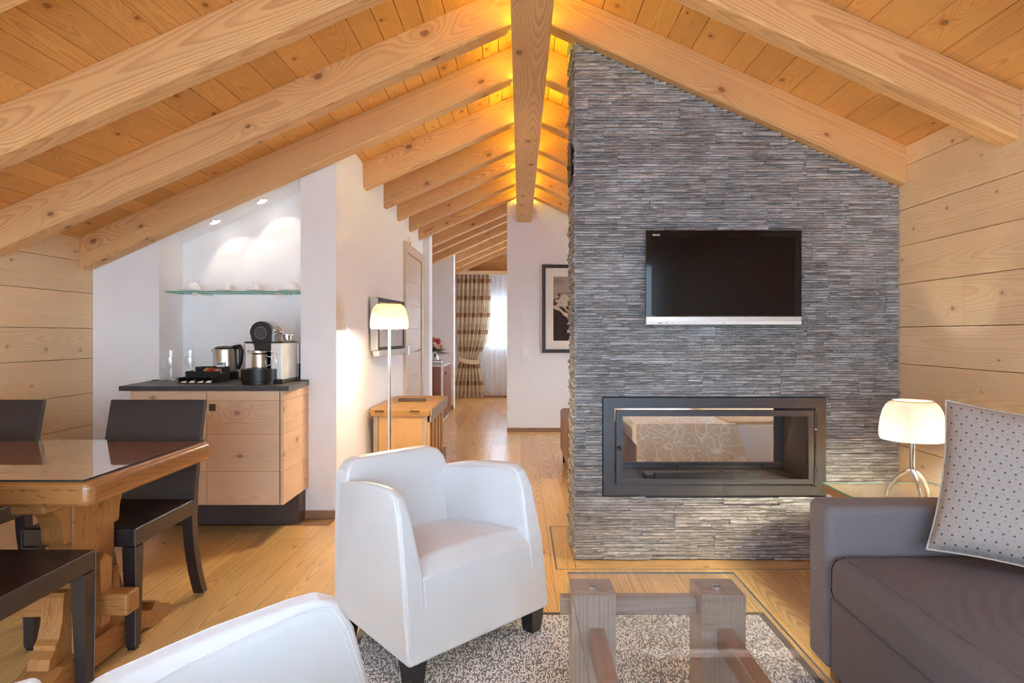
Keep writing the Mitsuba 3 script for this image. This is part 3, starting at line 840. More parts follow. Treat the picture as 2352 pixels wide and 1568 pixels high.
def trestle(xc):
    px0, px1 = xc - .045, xc + .045
    timber('post', tb, rbox(px0, px1, 2.268, 2.495, .055, .672, .006), 'oiled_oak', 'z')
    timber('bearer', tb, rbox(px0 - .01, px1 + .01, 2.11, 2.80, .635, .672, .008), 'oiled_oak', 'y')
    foot = [(2.07, 0), (2.07, .03), (2.085, .055), (2.115, .062), (2.135, .066), (2.14, .078), (2.19, .105), (2.27, .112), (2.30, .12), (2.48, .12), (2.53, .112), (2.62, .105),
            (2.70, .078), (2.715, .075), (2.735, .098), (2.752, .10), (2.80, .062), (2.845, .050), (2.865, .03), (2.86, 0), (2.72, 0), (2.66, .022), (2.26, .022), (2.20, 0)]
    timber('foot', tb, prism(sg.Polygon(foot).buffer(-.004).buffer(.004), xc - .065, xc + .065, 'x'), 'oiled_oak', 'y', curved=True, smooth=35)
    low = [(2.269, .11), (2.269, .335), (2.235, .335), (2.228, .320), (2.226, .300), (2.222, .240), (2.205, .190), (2.190, .175), (2.188, .160), (2.165, .140), (2.155, .105)]
    up = [(2.269, .668), (2.269, .50), (2.232, .50), (2.226, .515), (2.222, .56), (2.205, .60), (2.185, .62), (2.180, .635), (2.150, .655), (2.145, .668)]
    for prof in (low, up):
        for mir in (0, 1):
            g = prof if not mir else [(4.763 - a, b) for a, b in prof]
            timber('bracket', tb, prism(sg.Polygon(g).buffer(-.003).buffer(.003), px0 + .008, px1 - .008, 'x'), 'oiled_oak', 'z', curved=True, smooth=35)
    s = 1 if xc > -2 else -1
    a, b = sorted((xc + s * .0, xc + s * .185))
    timber('tenon', tb, rbox(a, b, 2.345, 2.425, .205, .285, .012), 'oiled_oak', 'x', curved=True)
    xw = xc + s * .068
    timber('wedge', tb, hull([(xw - .018, y, z) for y, z in ((2.355, .165), (2.405, .165), (2.345, .405), (2.375, .425), (2.415, .395))] + [(xw + .018, y, z) for y, z in ((2.355, .165), (2.405, .165), (2.345, .405), (2.375, .425), (2.415, .395))]), 'oiled_oak', 'z')
trestle(-1.595)
trestle(-2.60)
timber('stretcher', tb, rbox(-2.556, -1.639, 2.35, 2.42, .20, .315, .006), 'oiled_oak', 'x')
gl = thing('glass_sheet', 'clear glass sheet lying on the wooden dining table', 'glass sheet')
glass_plate(gl, TBX0 + .01, -1.378, TBY0 + .008, TBY1 - .01, .7535, .7595, 'dark_edge')

# ---- dark leather dining chairs
def dining_chair(M, label):
    t = thing('dining_chair', label, 'chair', 'dark brown leather dining chairs')
    hw = .218
    back_y = lambda z: -.232 - .085 * max(0, (z - .47) / .44) ** 1.3
    zs = np.linspace(.400, .912, 9)
    outer = [(back_y(z) - .016, z) for z in zs]
    inner = [(back_y(z) + .016 - .010 * max(0, (z - .47) / .44), z) for z in zs[::-1]]
    g = sg.Polygon(outer + inner).buffer(-.005).buffer(.005, quad_segs=4)
    part('backrest', t, prism(g, -hw, hw, 'x'), 'black_leather', 35, M)
    part('seat', t, rbox(-hw, hw, -.235, .235, .400, .472, .008), 'black_leather', 35, M)
    for s in (-1, 1):
        xo, xi = s * hw, s * (hw - .052)
        xo2, xi2 = s * (hw - .004), s * (hw - .040)
        m = hull([(a, b, .40) for a in (xo, xi) for b in (.235, .180)] + [(a, b, .012) for a in (xo2, xi2) for b in (.230, .194)])
        part('leg', t, m, 'black_leather', 25, M)
        part('foot_pad', t, box(*sorted((s * (hw - .008), s * (hw - .036))), .198, .226, 0, .012), 'black_plastic', False, M)
        yb = lambda z: -.222 - .105 * (max(0, .42 - z) / .42) ** 2.0
        zz = np.linspace(.012, .42, 9)
        g = sg.Polygon([(yb(z) - .024 + .004 * (1 - z / .42), z) for z in zz] + [(yb(z) + .024 - .004 * (1 - z / .42), z) for z in zz[::-1]])
        part('leg', t, prism(g, *sorted((xo, s * (hw - .045))), 'x'), 'black_leather', 25, M)
        # saddle stitching along the outer edges
        part('stitching', t, tube([(s * (hw + .001), .2355, .47), (s * (hw + .0005), .2355, .40), (s * (hw - .003), .231, .02)], .0016, 5), 'thread', 30, M)
        part('stitching', t, tube([(s * (hw + .0005), back_y(z) - .0165, z) for z in np.linspace(.42, .905, 8)], .0014, 5), 'thread', 30, M)
    return t
dining_chair(place(-1.697, 2.745, 0, 180), 'dark brown leather dining chair across the table, in front of the coffee cabinet')
dining_chair(place(-2.452, 2.745, 0, 180), 'dark brown leather dining chair across the table, beside the larch wall')
dining_chair(place(-1.698, 2.04, 0, 0), 'dark brown leather dining chair pushed under the near side of the table')

# ---- coffee cabinet
cb = thing('coffee_cabinet', 'pale knotty larch base cabinet with two plank doors below the niche', 'cabinet')
CX0, CXM, CX1, CY = -2.312, -1.858, -1.404, 3.87
zz = [.2075, .4065, .626, .826, .883]
part('body', cb, box(CX0 + .003, CX1 - .021, CY + .022, YN - .001, .21, .884), 'dark_gap', False)
for a, b in ((CX0, CXM), (CXM, CX1 - .022)):
    dr_ = put('door', cb, raw(*meshkit.arrays(box(a + .003, b - .003, CY + .0185, CY + .0215, .208, .8825))[:2], 'dark_gap'))
    for z0, z1 in zip(zz, zz[1:]):
        timber('plank', dr_, box(a + .0015, b - .0015, CY, CY + .018, z0 + .0006, z1 - .0006), 'cabinet', 'x')
    if a == CXM:
        part('handle', dr_, join(box(a + .014, a + .053, CY - .003, CY - .0004, .765, .806), box(a + .018, a + .049, CY - .0045, CY - .003, .769, .802)), 'dark_floor_plain', False, label='dark bronze square recessed handle')
sp = put('side_panel', cb, raw(*meshkit.arrays(box(CX1 - .0205, CX1 - .0185, CY + .002, YN - .001, .208, .8825))[:2], 'dark_gap'))
for z0, z1 in zip(zz, zz[1:]):
    timber('plank', sp, box(CX1 - .018, CX1, CY, YN - .001, z0 + .0006, z1 - .0006), 'cabinet', 'y')
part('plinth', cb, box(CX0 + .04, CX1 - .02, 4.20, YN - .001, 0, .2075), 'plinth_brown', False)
ct = thing('counter_slab', 'dark grey stone counter slab on the coffee cabinet', 'counter')
poly = sg.Polygon([(-2.364, 3.845), (-1.363, 3.845), (-1.40, 4.328), (-1.458, 4.329), (-1.458, 4.633), (-2.393, 4.633), (-2.393, 4.329), (-2.4375, 4.328)])
part('slab', ct, prism(poly, .885, .913, 'z'), 'counter', False)
part('upstand', ct, join(box(-2.4375, -2.394, 4.317, 4.329, .913, .918), box(-1.457, -1.402, 4.317, 4.329, .913, .918)), 'counter', False)
CT = .913

# ---- espresso machine
em = thing('coffee_machine', 'silver and black capsule coffee machine with a steel milk jug', 'coffee machine')
ex, ey = -1.597, 4.12
part('body', em, join(rbox(ex - .118, ex - .052, ey - .055, ey + .20, CT + .012, CT + .252, .006), rbox(ex + .050, ex + .122, ey - .075, ey + .20, CT + .012, CT + .252, .006)), 'silver_plastic', 30)
part('cover', em, box(ex - .119, ex + .122, ey - .06, ey + .20, CT + .252, CT + .260, .002), 'black_plastic', False)
part('foot', em, box(ex + .052, ex + .123, ey - .078, ey + .20, CT, CT + .028, .003), 'black_plastic', False)
part('back', em, box(ex - .052, ex + .05, ey + .03, ey + .20, CT + .01, CT + .255), 'black_plastic', False)
g = sg.Point(ex - .018, ey - .075).buffer(.107, quad_segs=16).union(sg.box(ex - .100, ey - .075, ex + .05, ey + .05))
part('drip_base', em, union(prism(g, CT + .022, CT + .092, 'z'), prism(g.buffer(-.006), CT, CT + .02, 'z')), 'black_plastic', 30)
part('drip_tray', em, prism(sg.Point(ex - .018, ey - .075).buffer(.075), CT + .092, CT + .096, 'z'), 'black_metal', False)
head = sg.Polygon([(ex - .018 + .068 * math.cos(t), CT + .318 + .068 * math.sin(t)) for t in np.linspace(math.pi * 1.02, -.15, 20)] + [(ex + .045, CT + .20), (ex - .055, CT + .20)])
part('head', em, prism(head, ey - .055, ey - .03, 'y'), 'black_plastic', 30)
part('head_shell', em, prism(head.buffer(.004), ey - .03, ey + .10, 'y'), 'steel', 30)
part('dial', em, join(cyl((ex - .018, ey - .054, CT + .315), (ex - .018, ey - .062, CT + .315), .036), ), 'black_metal')
part('dial_ring', em, trimesh.creation.annulus(.036, .0385, .004, transform=trimesh.transformations.translation_matrix([ex - .018, ey - .058, CT + .315]) @ trimesh.transformations.rotation_matrix(math.pi / 2, [1, 0, 0])), 'inlay')
part('lever', em, union(cyl((ex + .05, ey + .0, CT + .335), (ex + .085, ey + .0, CT + .322), .011), ball((ex + .085, ey, CT + .322), .016)), 'chrome')
part('boiler_cap', em, join(lathe([(0, 0), (.026, 0), (.028, .03), (.036, .033), (.036, .038), (0, .038)], 24, (ex + .10, ey + .08, CT + .268))), 'chrome')
part('brew_ring', em, lathe([(.0, .0), (.040, 0), (.047, .008), (.047, .022), (.040, .026), (0, .026)], 30, (ex - .024, ey - .07, CT + .182)), 'chrome')
jx, jy = ex - .015, ey - .075
part('jug', em, lathe([(0, .002), (.046, 0), (.048, .01), (.047, .085), (.044, .088), (.044, .01), (0, .008)], 32, (jx, jy, CT + .096)), 'steel', label='brushed steel milk jug')
part('jug_handle', em, tube([(jx + .046, jy, CT + .17), (jx + .072, jy, CT + .165), (jx + .070, jy, CT + .12), (jx + .048, jy, CT + .11)], .006), 'steel')
part('wand', em, join(tube([(ex + .055, ey - .08, CT + .19), (ex + .085, ey - .082, CT + .188), (ex + .09, ey - .083, CT + .13)], .004), cyl((ex + .0895, ey - .083, CT + .15), (ex + .0895, ey - .083, CT + .135), .007)), 'chrome')
part('badge', em, box(ex - .100, ex - .087, ey - .0565, ey - .054, CT + .192, CT + .206), 'black_plastic', False)
part('badge_letter', em, words('N', .008, at_front(ex - .0965, ey - .0567, CT + .195), bold=True), 'white_plastic', False)
part('lettering', em, words('NESPRESSO', .0055, at_front(ex - .112, ey - .0555, CT + .178)), 'inlay', False)
for i in range(2):
    part('indicator', em, box(ex + .112 - .02, ex + .116 - .02, ey - .0762, ey - .0745, CT + .225 - .014 * i, CT + .228 - .014 * i), 'red_led' if i == 0 else 'inlay', False)
wt = thing('coffee_jar', 'tall clear canister half filled with dark coffee behind the coffee machine', 'canister')
wx, wy = -1.505, 4.42
part('jar', wt, sheet_lathe([(.0335, .0), (.0335, .24)], 32, (wx, wy, CT)), 'pane', True)
part('rim', wt, trimesh.creation.torus(.0335, .0012, transform=trimesh.transformations.translation_matrix([wx, wy, CT + .24])), 'glass')
part('coffee', wt, lathe([(0, .0), (.0325, .0), (.0325, .105), (0, .108)], 24, (wx, wy, CT)), 'coffee', 30)

# ---- kettle
kt = thing('kettle', 'stainless steel electric kettle with a black handle', 'kettle')
kx, ky = -2.012, 4.47
part('base', kt, lathe([(0, 0), (.080, 0), (.082, .012), (.080, .05), (0, .05)], 36, (kx, ky, CT)), 'black_plastic')
part('body', kt, lathe([(0, .05), (.083, .05), (.085, .058), (.081, .20), (.079, .206), (0, .206)], 40, (kx, ky, CT)), 'steel', label='brushed steel body')
part('lid', kt, lathe([(0, .206), (.078, .206), (.076, .214), (.05, .224), (0, .227)], 32, (kx, ky, CT)), 'black_plastic')
part('spout', kt, hull([(kx - .070, ky - .03, CT + .205), (kx - .070, ky + .03, CT + .205), (kx - .103, ky - .004, CT + .203), (kx - .103, ky + .004, CT + .203), (kx - .075, ky, CT + .150)]), 'steel')
part('handle', kt, tube([(kx + .05, ky - .01, CT + .215), (kx + .095, ky - .014, CT + .222), (kx + .110, ky - .015, CT + .19), (kx + .104, ky - .015, CT + .11), (kx + .085, ky - .012, CT + .07)], [.014, .017, .015, .012, .012], 12), 'black_plastic')

# ---- stepped black tray with sachets and capsules
tr = thing('sachet_tray', 'black stepped organiser tray on the counter', 'tray')
ox0, ox1, oy = -2.125, -1.918, 4.06
n4 = 4
part('lower_bins', tr, join(box(ox0, ox1, oy, oy + .10, CT, CT + .004), *[box(ox0 + (ox1 - ox0) * i / 4 - .002, ox0 + (ox1 - ox0) * i / 4 + .002, oy, oy + .10, CT, CT + .036 - .0) for i in range(5)]), 'black_plastic', False)
part('middle_bin', tr, join(box(ox0 + .012, ox1, oy + .06, oy + .064, CT + .03, CT + .072), box(ox0 + .012, ox0 + .016, oy + .06, oy + .16, CT + .03, CT + .072), box(ox0 + .012, ox1, oy + .06, oy + .16, CT + .030, CT + .034)), 'black_plastic', False)
part('upper_bin', tr, join(box(ox0 + .03, ox1, oy + .15, oy + .154, CT + .004, CT + .095), box(ox0 + .03, ox1, oy + .24, oy + .244, CT, CT + .095), box(ox0 + .03, ox0 + .034, oy + .15, oy + .244, CT, CT + .095), box(ox0 + .03, ox1, oy + .15, oy + .244, CT + .055, CT + .059)), 'black_plastic', False)
part('side', tr, prism([(oy, CT), (oy, CT + .036), (oy + .06, CT + .036), (oy + .06, CT + .072), (oy + .15, CT + .072), (oy + .15, CT + .095), (oy + .244, CT + .095), (oy + .244, CT)], ox1 - .0, ox1 + .005, 'x'), 'black_plastic', False)
for i in range(4):
    a = ox0 + (ox1 - ox0) * i / 4 + .006
    s = part('sugar_packet', None, hull([(a, oy + .004, CT + .0045), (a + .038, oy + .004, CT + .0045), (a, oy + .085, CT + .0045), (a + .038, oy + .085, CT + .0045), (a + .019, oy + .006, CT + .013 + .004 * (i % 2)), (a + .019, oy + .08, CT + .016)]), 'paper', False)
    labels[s] = {'label': f'white sugar packet in the {["first", "second", "third", "fourth"][i]} front slot of the black tray', 'category': 'sugar packet', 'group': 'sugar packets in the black tray'}
cols = ['capsule_gold', 'capsule_red', 'capsule_red', 'capsule_pink', 'capsule_pink']
cname = ['greenish gold', 'dark red', 'bright red', 'pale pink', 'copper pink']
for i in range(5):
    a = ox0 + .105 + .0195 * i
    cz = CT + .034
    m = lathe([(0, 0), (.011, 0), (.0155, .026), (.0175, .0275), (.0175, .029), (0, .029)], 20)
    m.apply_transform(trimesh.transformations.rotation_matrix(1.25, [0, 1, 0]))
    m.apply_translation((a, oy + .115 + .006 * (i % 2), cz + .036 - .002 * i))
    s = part('coffee_capsule', None, m, cols[i])
    labels[s] = {'label': f'{cname[i]} coffee capsule lying in the black tray', 'category': 'coffee capsule', 'group': 'coffee capsules in the black tray'}
tbx = thing('tea_sachet', 'white tea sachet with a teal print standing in the back of the tray', 'tea sachet')
part('paper', tbx, hull([(ox1 - .062, oy + .195, CT + .06), (ox1 - .012, oy + .195, CT + .06), (ox1 - .066, oy + .205, CT + .124), (ox1 - .010, oy + .205, CT + .124), (ox1 - .062, oy + .207, CT + .06), (ox1 - .012, oy + .207, CT + .06), (ox1 - .066, oy + .215, CT + .124), (ox1 - .010, oy + .215, CT + .124)]), 'paper', False)
part('print', tbx, hull([(ox1 - .062, oy + .2015, CT + .106), (ox1 - .022, oy + .2015, CT + .106), (ox1 - .062, oy + .2035, CT + .119), (ox1 - .022, oy + .2035, CT + .119), (ox1 - .04, oy + .204, CT + .112)]), 'teal_print', False)

# ---- glasses on the counter
def tumbler(x, y, r, h, label, upside=False):
    k = thing('drinking_glass', label, 'glass', 'drinking glasses on the counter')
    prof = [(0, 0), (r * .86, 0), (r * .88, .004), (r, h), (r - .0016, h), (r * .86 - .0016, .008), (0, .008)]
    part('bowl', k, sheet_lathe([(r * .87, .006), (r, h)], 32, (x, y, CT)), 'pane', True)
    part('foot', k, lathe([(0, 0), (r * .86, 0), (r * .88, .003), (r * .87, .009), (0, .009)], 28, (x, y, CT)), 'glass')
    part('rim', k, trimesh.creation.torus(r, .0009, transform=trimesh.transformations.translation_matrix([x, y, CT + h])), 'glass')
def stem_glass(x, y, label, h=.155):
    k = thing('wine_glass', label, 'glass', 'stemmed glasses on the counter')
    prof = [(0, 0), (.030, 0), (.031, .002), (.008, .006), (.0038, .012), (.0038, h - .075), (.010, h - .068), (.027, h - .05), (.030, h - .02), (.028, h), (.0268, h), (.0286, h - .02), (.0255, h - .048), (0, h - .064)]
    part('bowl', k, sheet_lathe([(.004, h - .075), (.010, h - .068), (.027, h - .05), (.030, h - .02), (.028, h)], 32, (x, y, CT)), 'pane', True)
    part('stem', k, lathe([(0, 0), (.030, 0), (.031, .002), (.008, .006), (.0038, .012), (.0038, h - .073), (0, h - .070)], 28, (x, y, CT)), 'glass')
    part('rim', k, trimesh.creation.torus(.028, .0009, transform=trimesh.transformations.translation_matrix([x, y, CT + h])), 'glass')
tumbler(-2.335, 4.36, .031, .20, 'tall clear tumbler standing nearest to the left side of the niche')
tumbler(-2.235, 4.42, .031, .20, 'tall clear tumbler behind the black tray')
stem_glass(-2.300, 4.285, 'stemmed glass in front of the tall tumblers')
stem_glass(-2.190, 4.33, 'stemmed glass right behind the black tray')
tumbler(-2.13, 4.40, .030, .085, 'short clear glass between the black tray and the kettle')

# ---- glass shelf with upturned cups
sh = thing('glass_shelf', 'clear glass shelf on two chrome pins in the niche', 'shelf')
SZ = 1.502
glass_plate(sh, -2.391, -1.460, 4.395, 4.633, SZ, SZ + .008, 'green_edge')
part('edge', sh, box(-2.391, -1.460, 4.3935, 4.395, SZ, SZ + .008), 'green_edge', False, label='greenish polished front edge')
for xb in (-2.19, -1.632):
    part('pin', sh, join(cyl((xb, 4.39, SZ - .012), (xb, 4.63, SZ - .012), .0045, 12), cyl((xb, 4.38, SZ - .012), (xb, 4.405, SZ - .012), .0105, 20), cyl((xb, 4.60, SZ - .012), (xb, 4.634, SZ - .012), .010, 18)), 'chrome')
def cup(x, y, big, label):
    z = SZ + .0085
    sr, r, h = (.086, .044, .057) if big else (.063, .0275, .056)
    k = thing('saucer', 'white saucer under the ' + label.replace(' upturned', '').replace(' on the shelf', ''), 'saucer', 'saucers on the glass shelf')
    part('dish', k, lathe([(0, 0), (sr * .55, 0), (sr, .012), (sr, .0145), (sr * .58, .006), (0, .006)], 40, (x, y, z)), 'ceramic')
    c = thing('cup', label, 'cup', 'upturned cups on the glass shelf')
    z += .0076
    p = [(r, 0), (r * .985, h * .25), (r * .90, h * .6), (r * .72, h * .88), (r * .58, h * .93), (r * .56, h), (r * .46, h), (r * .46, h * .95), (0, h * .95), (0, h * .88), (r * .62, h * .82), (r * .82, h * .58), (r * .92, h * .22), (r * .94, 0)] if big else \
        [(r, 0), (r * .97, h * .35), (r * .86, h * .7), (r * .70, h * .90), (r * .68, h), (r * .56, h), (r * .55, h * .96), (0, h * .96), (0, h * .88), (r * .62, h * .82), (r * .8, h * .62), (r * .9, h * .3), (r * .93, 0)]
    part('bowl', c, lathe(p, 40, (x, y, z)), 'ceramic')
    part('handle', c, tube([(x + r * .66, y - .004, z + h * .82), (x + r * .95, y - .006, z + h * .70), (x + r * 1.28, y - .008, z + h * .32), (x + r * 1.33, y - .008, z + h * .12), (x + r * 1.05, y - .006, z + h * .10)], .0042, 10), 'ceramic')
cup(-2.262, 4.50, True, 'large white cup upturned on the shelf at the left end')
cup(-2.032, 4.50, False, 'small white cup upturned on the shelf next to the left large cup')
cup(-1.827, 4.50, False, 'small white cup upturned on the shelf next to the right large cup')
cup(-1.590, 4.52, True, 'large white cup upturned on the shelf against the right side of the niche')

# ---- recessed spotlights in the niche ceiling
for i, xs in enumerate((-2.10, -1.777)):
    zc = 2.888 + .44 * xs + .028
    ys_ = 4.49
    a = math.atan(.44)
    M = trimesh.transformations.translation_matrix([xs, ys_, zc]) @ trimesh.transformations.rotation_matrix(-a, [0, 1, 0])
    k = thing('spotlight', 'round recessed spotlight in the niche ceiling, ' + ('the lower one' if i == 0 else 'the upper one'), 'spotlight', 'recessed spotlights in the niche')
    part('ring', k, lathe([(.034, -.006), (.044, -.004), (.045, 0), (.034, 0)], 36), 'chrome', 40, M)
    part('lens', k, lathe([(0, -.002), (.034, -.002), (.034, 0), (0, 0)], 28), 'white_plastic', 40, M, emitter={'type': 'area', 'radiance': rgb(6, 5.6, 5)})
    scene[f'lamp_spot_{i}'] = {'type': 'spot', 'intensity': rgb(SPOT, SPOT * .93, SPOT * .82), 'cutoff_angle': 57, 'beam_width': 46,
                               'to_world': T().look_at(origin=[xs + .002, ys_, zc - .012], target=[xs + .40, ys_, zc - .92], up=[0, 1, 0])}

# ================================================================ centre and right
# ---- rug
rg = thing('rug', 'black and white flecked woven rug with a dark leather border', 'rug')
RX0, RX1, RY0, RY1 = -.66, 1.058, .75, 2.846
m, u_, v_ = grid(lambda u, v: (RX0 + .03 + (RX1 - RX0 - .06) * u, RY0 + .03 + (RY1 - RY0 - .06) * v, (.0085 + .0022 * meshkit.noise(np.stack([u * 160, v * 110, u * 0], -1), 5))), 240, 220)
part('pile', rg, m, 'rug_pile', True)
bd = sg.box(RX0, RY0, RX1, RY1).difference(sg.box(RX0 + .034, RY0 + .034, RX1 - .034, RY1 - .034))
part('border', rg, prism(bd, .0005, .0085, 'z'), 'rug_border', False, label='dark brown leather border')
part('mitre', rg, hull([(RX1 - .036, RY1 - .034, .0086), (RX1 - .032, RY1 - .036, .0086), (RX1 - .001, RY1 - .003, .0086), (RX1 - .003, RY1 - .001, .0086), (RX1 - .02, RY1 - .02, .009)]), 'inlay', False)

# ---- white leather tub armchairs: local x = sitter's right, y = forward, z = up, front bottom edge at y = 0
def on_mesh(mesh, pts, n=28, lift=.0006):
    p = np.asarray(pts, float)
    t = np.concatenate([[0], np.cumsum(np.linalg.norm(np.diff(p, axis=0), axis=1))])
    q = np.stack([np.interp(np.linspace(0, t[-1], n), t, p[:, i]) for i in range(3)], 1)
    c, _, f = trimesh.proximity.closest_point_naive(mesh, q)
    return c + mesh.face_normals[f] * lift
def armchair(M, label, rear_z=.0005, deep=0.0):
    far = lambda y: y - deep * min(1, max(0, (-y - .25) / .2))
    t = thing('armchair', label, 'armchair', 'white leather tub armchairs')
    r = .016
    def arm(s):
        pts = []
        # outer side: (x, y, z)
        out = [(.352, 0, .105), (.350, -.035, .40), (.338, -.080, .60), (.332, -.108, .655), (.330, -.145, .674), (.327, -.20, .675), (.316, -.32, .667), (.293, -.44, .650), (.270, -.545, .625), (.272, -.59, .105)]
        inn = [(.262, -.020, .24), (.262, -.035, .40), (.278, -.083, .60), (.282, -.112, .655), (.282, -.150, .672), (.279, -.20, .673), (.264, -.32, .665), (.242, -.44, .648), (.215, -.545, .622), (.20, -.54, .40), (.20, -.54, .12), (.262, 0, .105)]
        for x, y, z in out:
            y = far(y)
            pts.append((s * (x - r), y - r, z + (r if z < .2 else -r)))
        for x, y, z in inn:
            y = far(y)
            pts.append((s * (x + r), y - r, z + (r if z < .2 else -r)))
        return rhull(pts, r)
    arms = {s: arm(s) for s in (-1, 1)}
    for s in (-1, 1):
        part('arm', t, arms[s], 'white_leather', 50, M)
    # front apron below the seat, flush with the arms
    part('apron', t, rhull([(s * (a - r), y, z) for s in (-1, 1) for a, y, z in ((.345, -r, .105 + r), (.345, -.0195 - r, .27), (.264, far(-.55), .105 + r), (.264, far(-.55), .27))], r), 'white_leather', 50, M)
    # seat with a softly crowned top
    rs = .022
    pts = []
    for x, y, z in ((.278, -.0137, .22), (.280, -.033, .385), (.276, -.075, .428), (.225, far(-.46), .400), (.21, far(-.50), .22)):
        for s in (-1, 1):
            pts.append((s * (x - rs), y - rs, z - rs if z > .3 else z))
    pts += [(0, -.030 - rs, .392 - rs), (0, -.09 - rs, .440 - rs), (0, -.25, .446 - rs), (0, -.40, .425 - rs), (.14, -.10, .437 - rs), (-.14, -.10, .437 - rs), (.14, -.25, .440 - rs), (-.14, -.25, .440 - rs)]
    part('seat', t, rhull(pts, rs), 'white_leather', 60, M)
    # back: inner face leaning, top corners rounded
    pts = []
    for sx in (-1, 1):
        for x, y0, y1, z in ((.270, -.50, -.62, .13), (.268, -.475, -.625, .40), (.262, -.530, -.628, .640), (.252, -.542, -.628, .678), (.230, -.550, -.628, .704), (.195, -.552, -.628, .715)):
            pts += [(sx * (x - r), far(y0) - r, z - r), (sx * (x - r), far(y1) + r, z - r)]
    part('back', t, rhull(pts, r), 'white_leather', 50, M)
    # saddle stitching: along front edges of the arms and their tops
    for s in (-1, 1):
        for path in ([(.352, .01, .13), (.352, -.03, .40), (.34, -.075, .60), (.333, -.10, .66)], [(.336, -.10, .68), (.333, -.20, .69), (.32, -.32, .68), (.296, -.44, .665), (.275, -.54, .64)],
                     [(.24, -.02, .29), (.245, -.040, .40), (.262, -.10, .60), (.266, -.13, .655), (.264, -.19, .665), (.250, -.32, .655), (.234, -.44, .640), (.215, -.53, .615)]):
            for off in (0, .011):
                p = [(s * (x - off * (1 if x > .3 else -1)) if z > .665 and x > .3 else s * x, y - (off if z < .665 or x < .3 else 0) - (.004 if x < .3 else 0), z - (off * .6 if x < .3 and z > .6 else 0)) for x, y, z in path]
                part('stitching', t, tube(on_mesh(arms[s], p), .0011 if off else .0016, 5), 'pale_thread', 40, M)
        for y in (-.055, -.545):
            part('leg', t, hull([(s * a, y + b, .11) for a in ((.335, .265) if y > -.3 else (.285, .215)) for b in (.040, -.030)] + [(s * a * (1 if y > -.3 else .85), y + b, .0135 if y > -.3 else rear_z) for a in (.325, .275) for b in (.032, -.022)]), 'leg_black', 30, M)
    return t
def chair_frame(cx, cy, deg):
    # deg = heading of the chair's front, measured from +x
    return place(cx, cy, .0, deg - 90)
heading1 = math.degrees(math.atan2(-.691, .723))
armchair(chair_frame(-.1245, 2.42, heading1), 'white leather tub armchair in the middle of the room, turned towards the coffee table')
armchair(chair_frame(-.105, 1.248, 41.5), 'white leather tub armchair in the lower left foreground, only its arm in view', deep=.085)

# ---- coffee table
tbl = thing('coffee_table', 'grey brown wooden coffee table of four posts under a glass top', 'coffee table')
KX = ((.162, .300), (.566, .706))
KY = ((2.043, 2.185), (1.27, 1.412))
HT = .402
n = 0
for x0, x1 in KX:
    for y0, y1 in KY:
        timber('post', tbl, box(x0, x1, y0, y1, .0135, HT, .0015), 'zebrano', 'z')
        part('fixing', tbl, lathe([(0, 0), (.016, 0), (.016, .004), (.011, .006), (0, .006)], 24, ((x0 + x1) / 2, (y0 + y1) / 2, HT)), 'chrome', label='round chrome glass fixing')
for y0, y1 in ((2.100, 2.140), (1.315, 1.355)):
    timber('rail', tbl, box(.130, .566, y0, y1, .318, .372, .001), 'zebrano', 'x')
    
for x0, x1 in ((.215, .262), (.617, .664)):
    timber('rail', tbl, box(x0, x1, 1.415, 2.041, .235, .300, .001), 'rail', 'y')
glass_plate(tbl, .160, .722, 1.245, 2.212, HT + .0065, HT + .0125, name='glass_top')

# ---- sofa
sf = thing('sofa', 'dark grey brown fabric sofa against the larch wall', 'sofa')
SX0, SX1 = 1.040, 2.040
part('arm', sf, rhull([(x, y, z) for x in (SX0 + .03, SX1 - .03) for y in (2.215 + .03, 2.368 - .03) for z in (.075 + .03, .635 - .03)], .03), 'sofa_weave', 50)
part('arm', sf, rhull([(x, y, z) for x in (SX0 + .03, SX1 - .03) for y in (-.10, .02) for z in (.075 + .03, .635 - .03)], .03), 'sofa_weave', 50)
part('base', sf, rbox(SX0 + .006, SX1 - .02, .05, 2.213, .075, .335, .02), 'sofa_seat', 50)
part('back', sf, rhull([(x, y, z) for x, z in ((1.80, .12), (1.83, .66), (2.01, .66), (2.01, .12)) for y in (.08, 2.18)], .028), 'sofa_seat', 50)
def seat_cushion(y0, y1, seed):
    m = rbox(SX0 - .004, 1.80, y0, y1, .325, .475, .045)
    m = m.subdivide_to_size(.035)
    trimesh.smoothing.filter_taubin(m, iterations=4)
    v = m.vertices.copy()
    fx = np.clip((v[:, 0] - SX0) / .76, 0, 1); fy = np.clip((v[:, 1] - y0) / (y1 - y0), 0, 1)
    top = np.clip((v[:, 2] - .40) / .05, 0, 1)
    v[:, 2] += top * .022 * np.sin(np.pi * fx) * np.sin(np.pi * fy)
    # pulled creases that run as arcs from the front edge towards the middle
    d = np.hypot((v[:, 0] - (SX0 + .62)) / 1.0, (v[:, 1] - (y0 + y1) / 2 + .25) / 1.1)
    w = np.exp(-((fx - .30) / .28) ** 2) * np.exp(-((fy - .52) / .30) ** 2)
    wr = np.sin(d * 150 + 3 * meshkit.noise(v * 9, seed)) * w
    v[:, 2] += .0032 * wr * top
    fr_ = np.clip((SX0 + .03 - v[:, 0]) / .03, 0, 1)
    v[:, 0] -= .003 * wr * fr_ + .006 * fr_ * np.sin(np.pi * fy)
    m.vertices = v
    return m
for y0, y1 in ((1.12, 2.219), (.06, 1.118)):
    s = part('seat_cushion', sf, seat_cushion(y0, y1, 3), 'sofa_seat', True)
    part('piping', s, tube([(SX0 + .040, y, .4765 + .022 * math.sin(math.pi * min(1, max(0, (.05))) ) * math.sin(math.pi * (y - y0) / (y1 - y0))) for y in np.linspace(y0 + .05, y1 - .05, 16)], .0018, 6), 'sofa_seat')
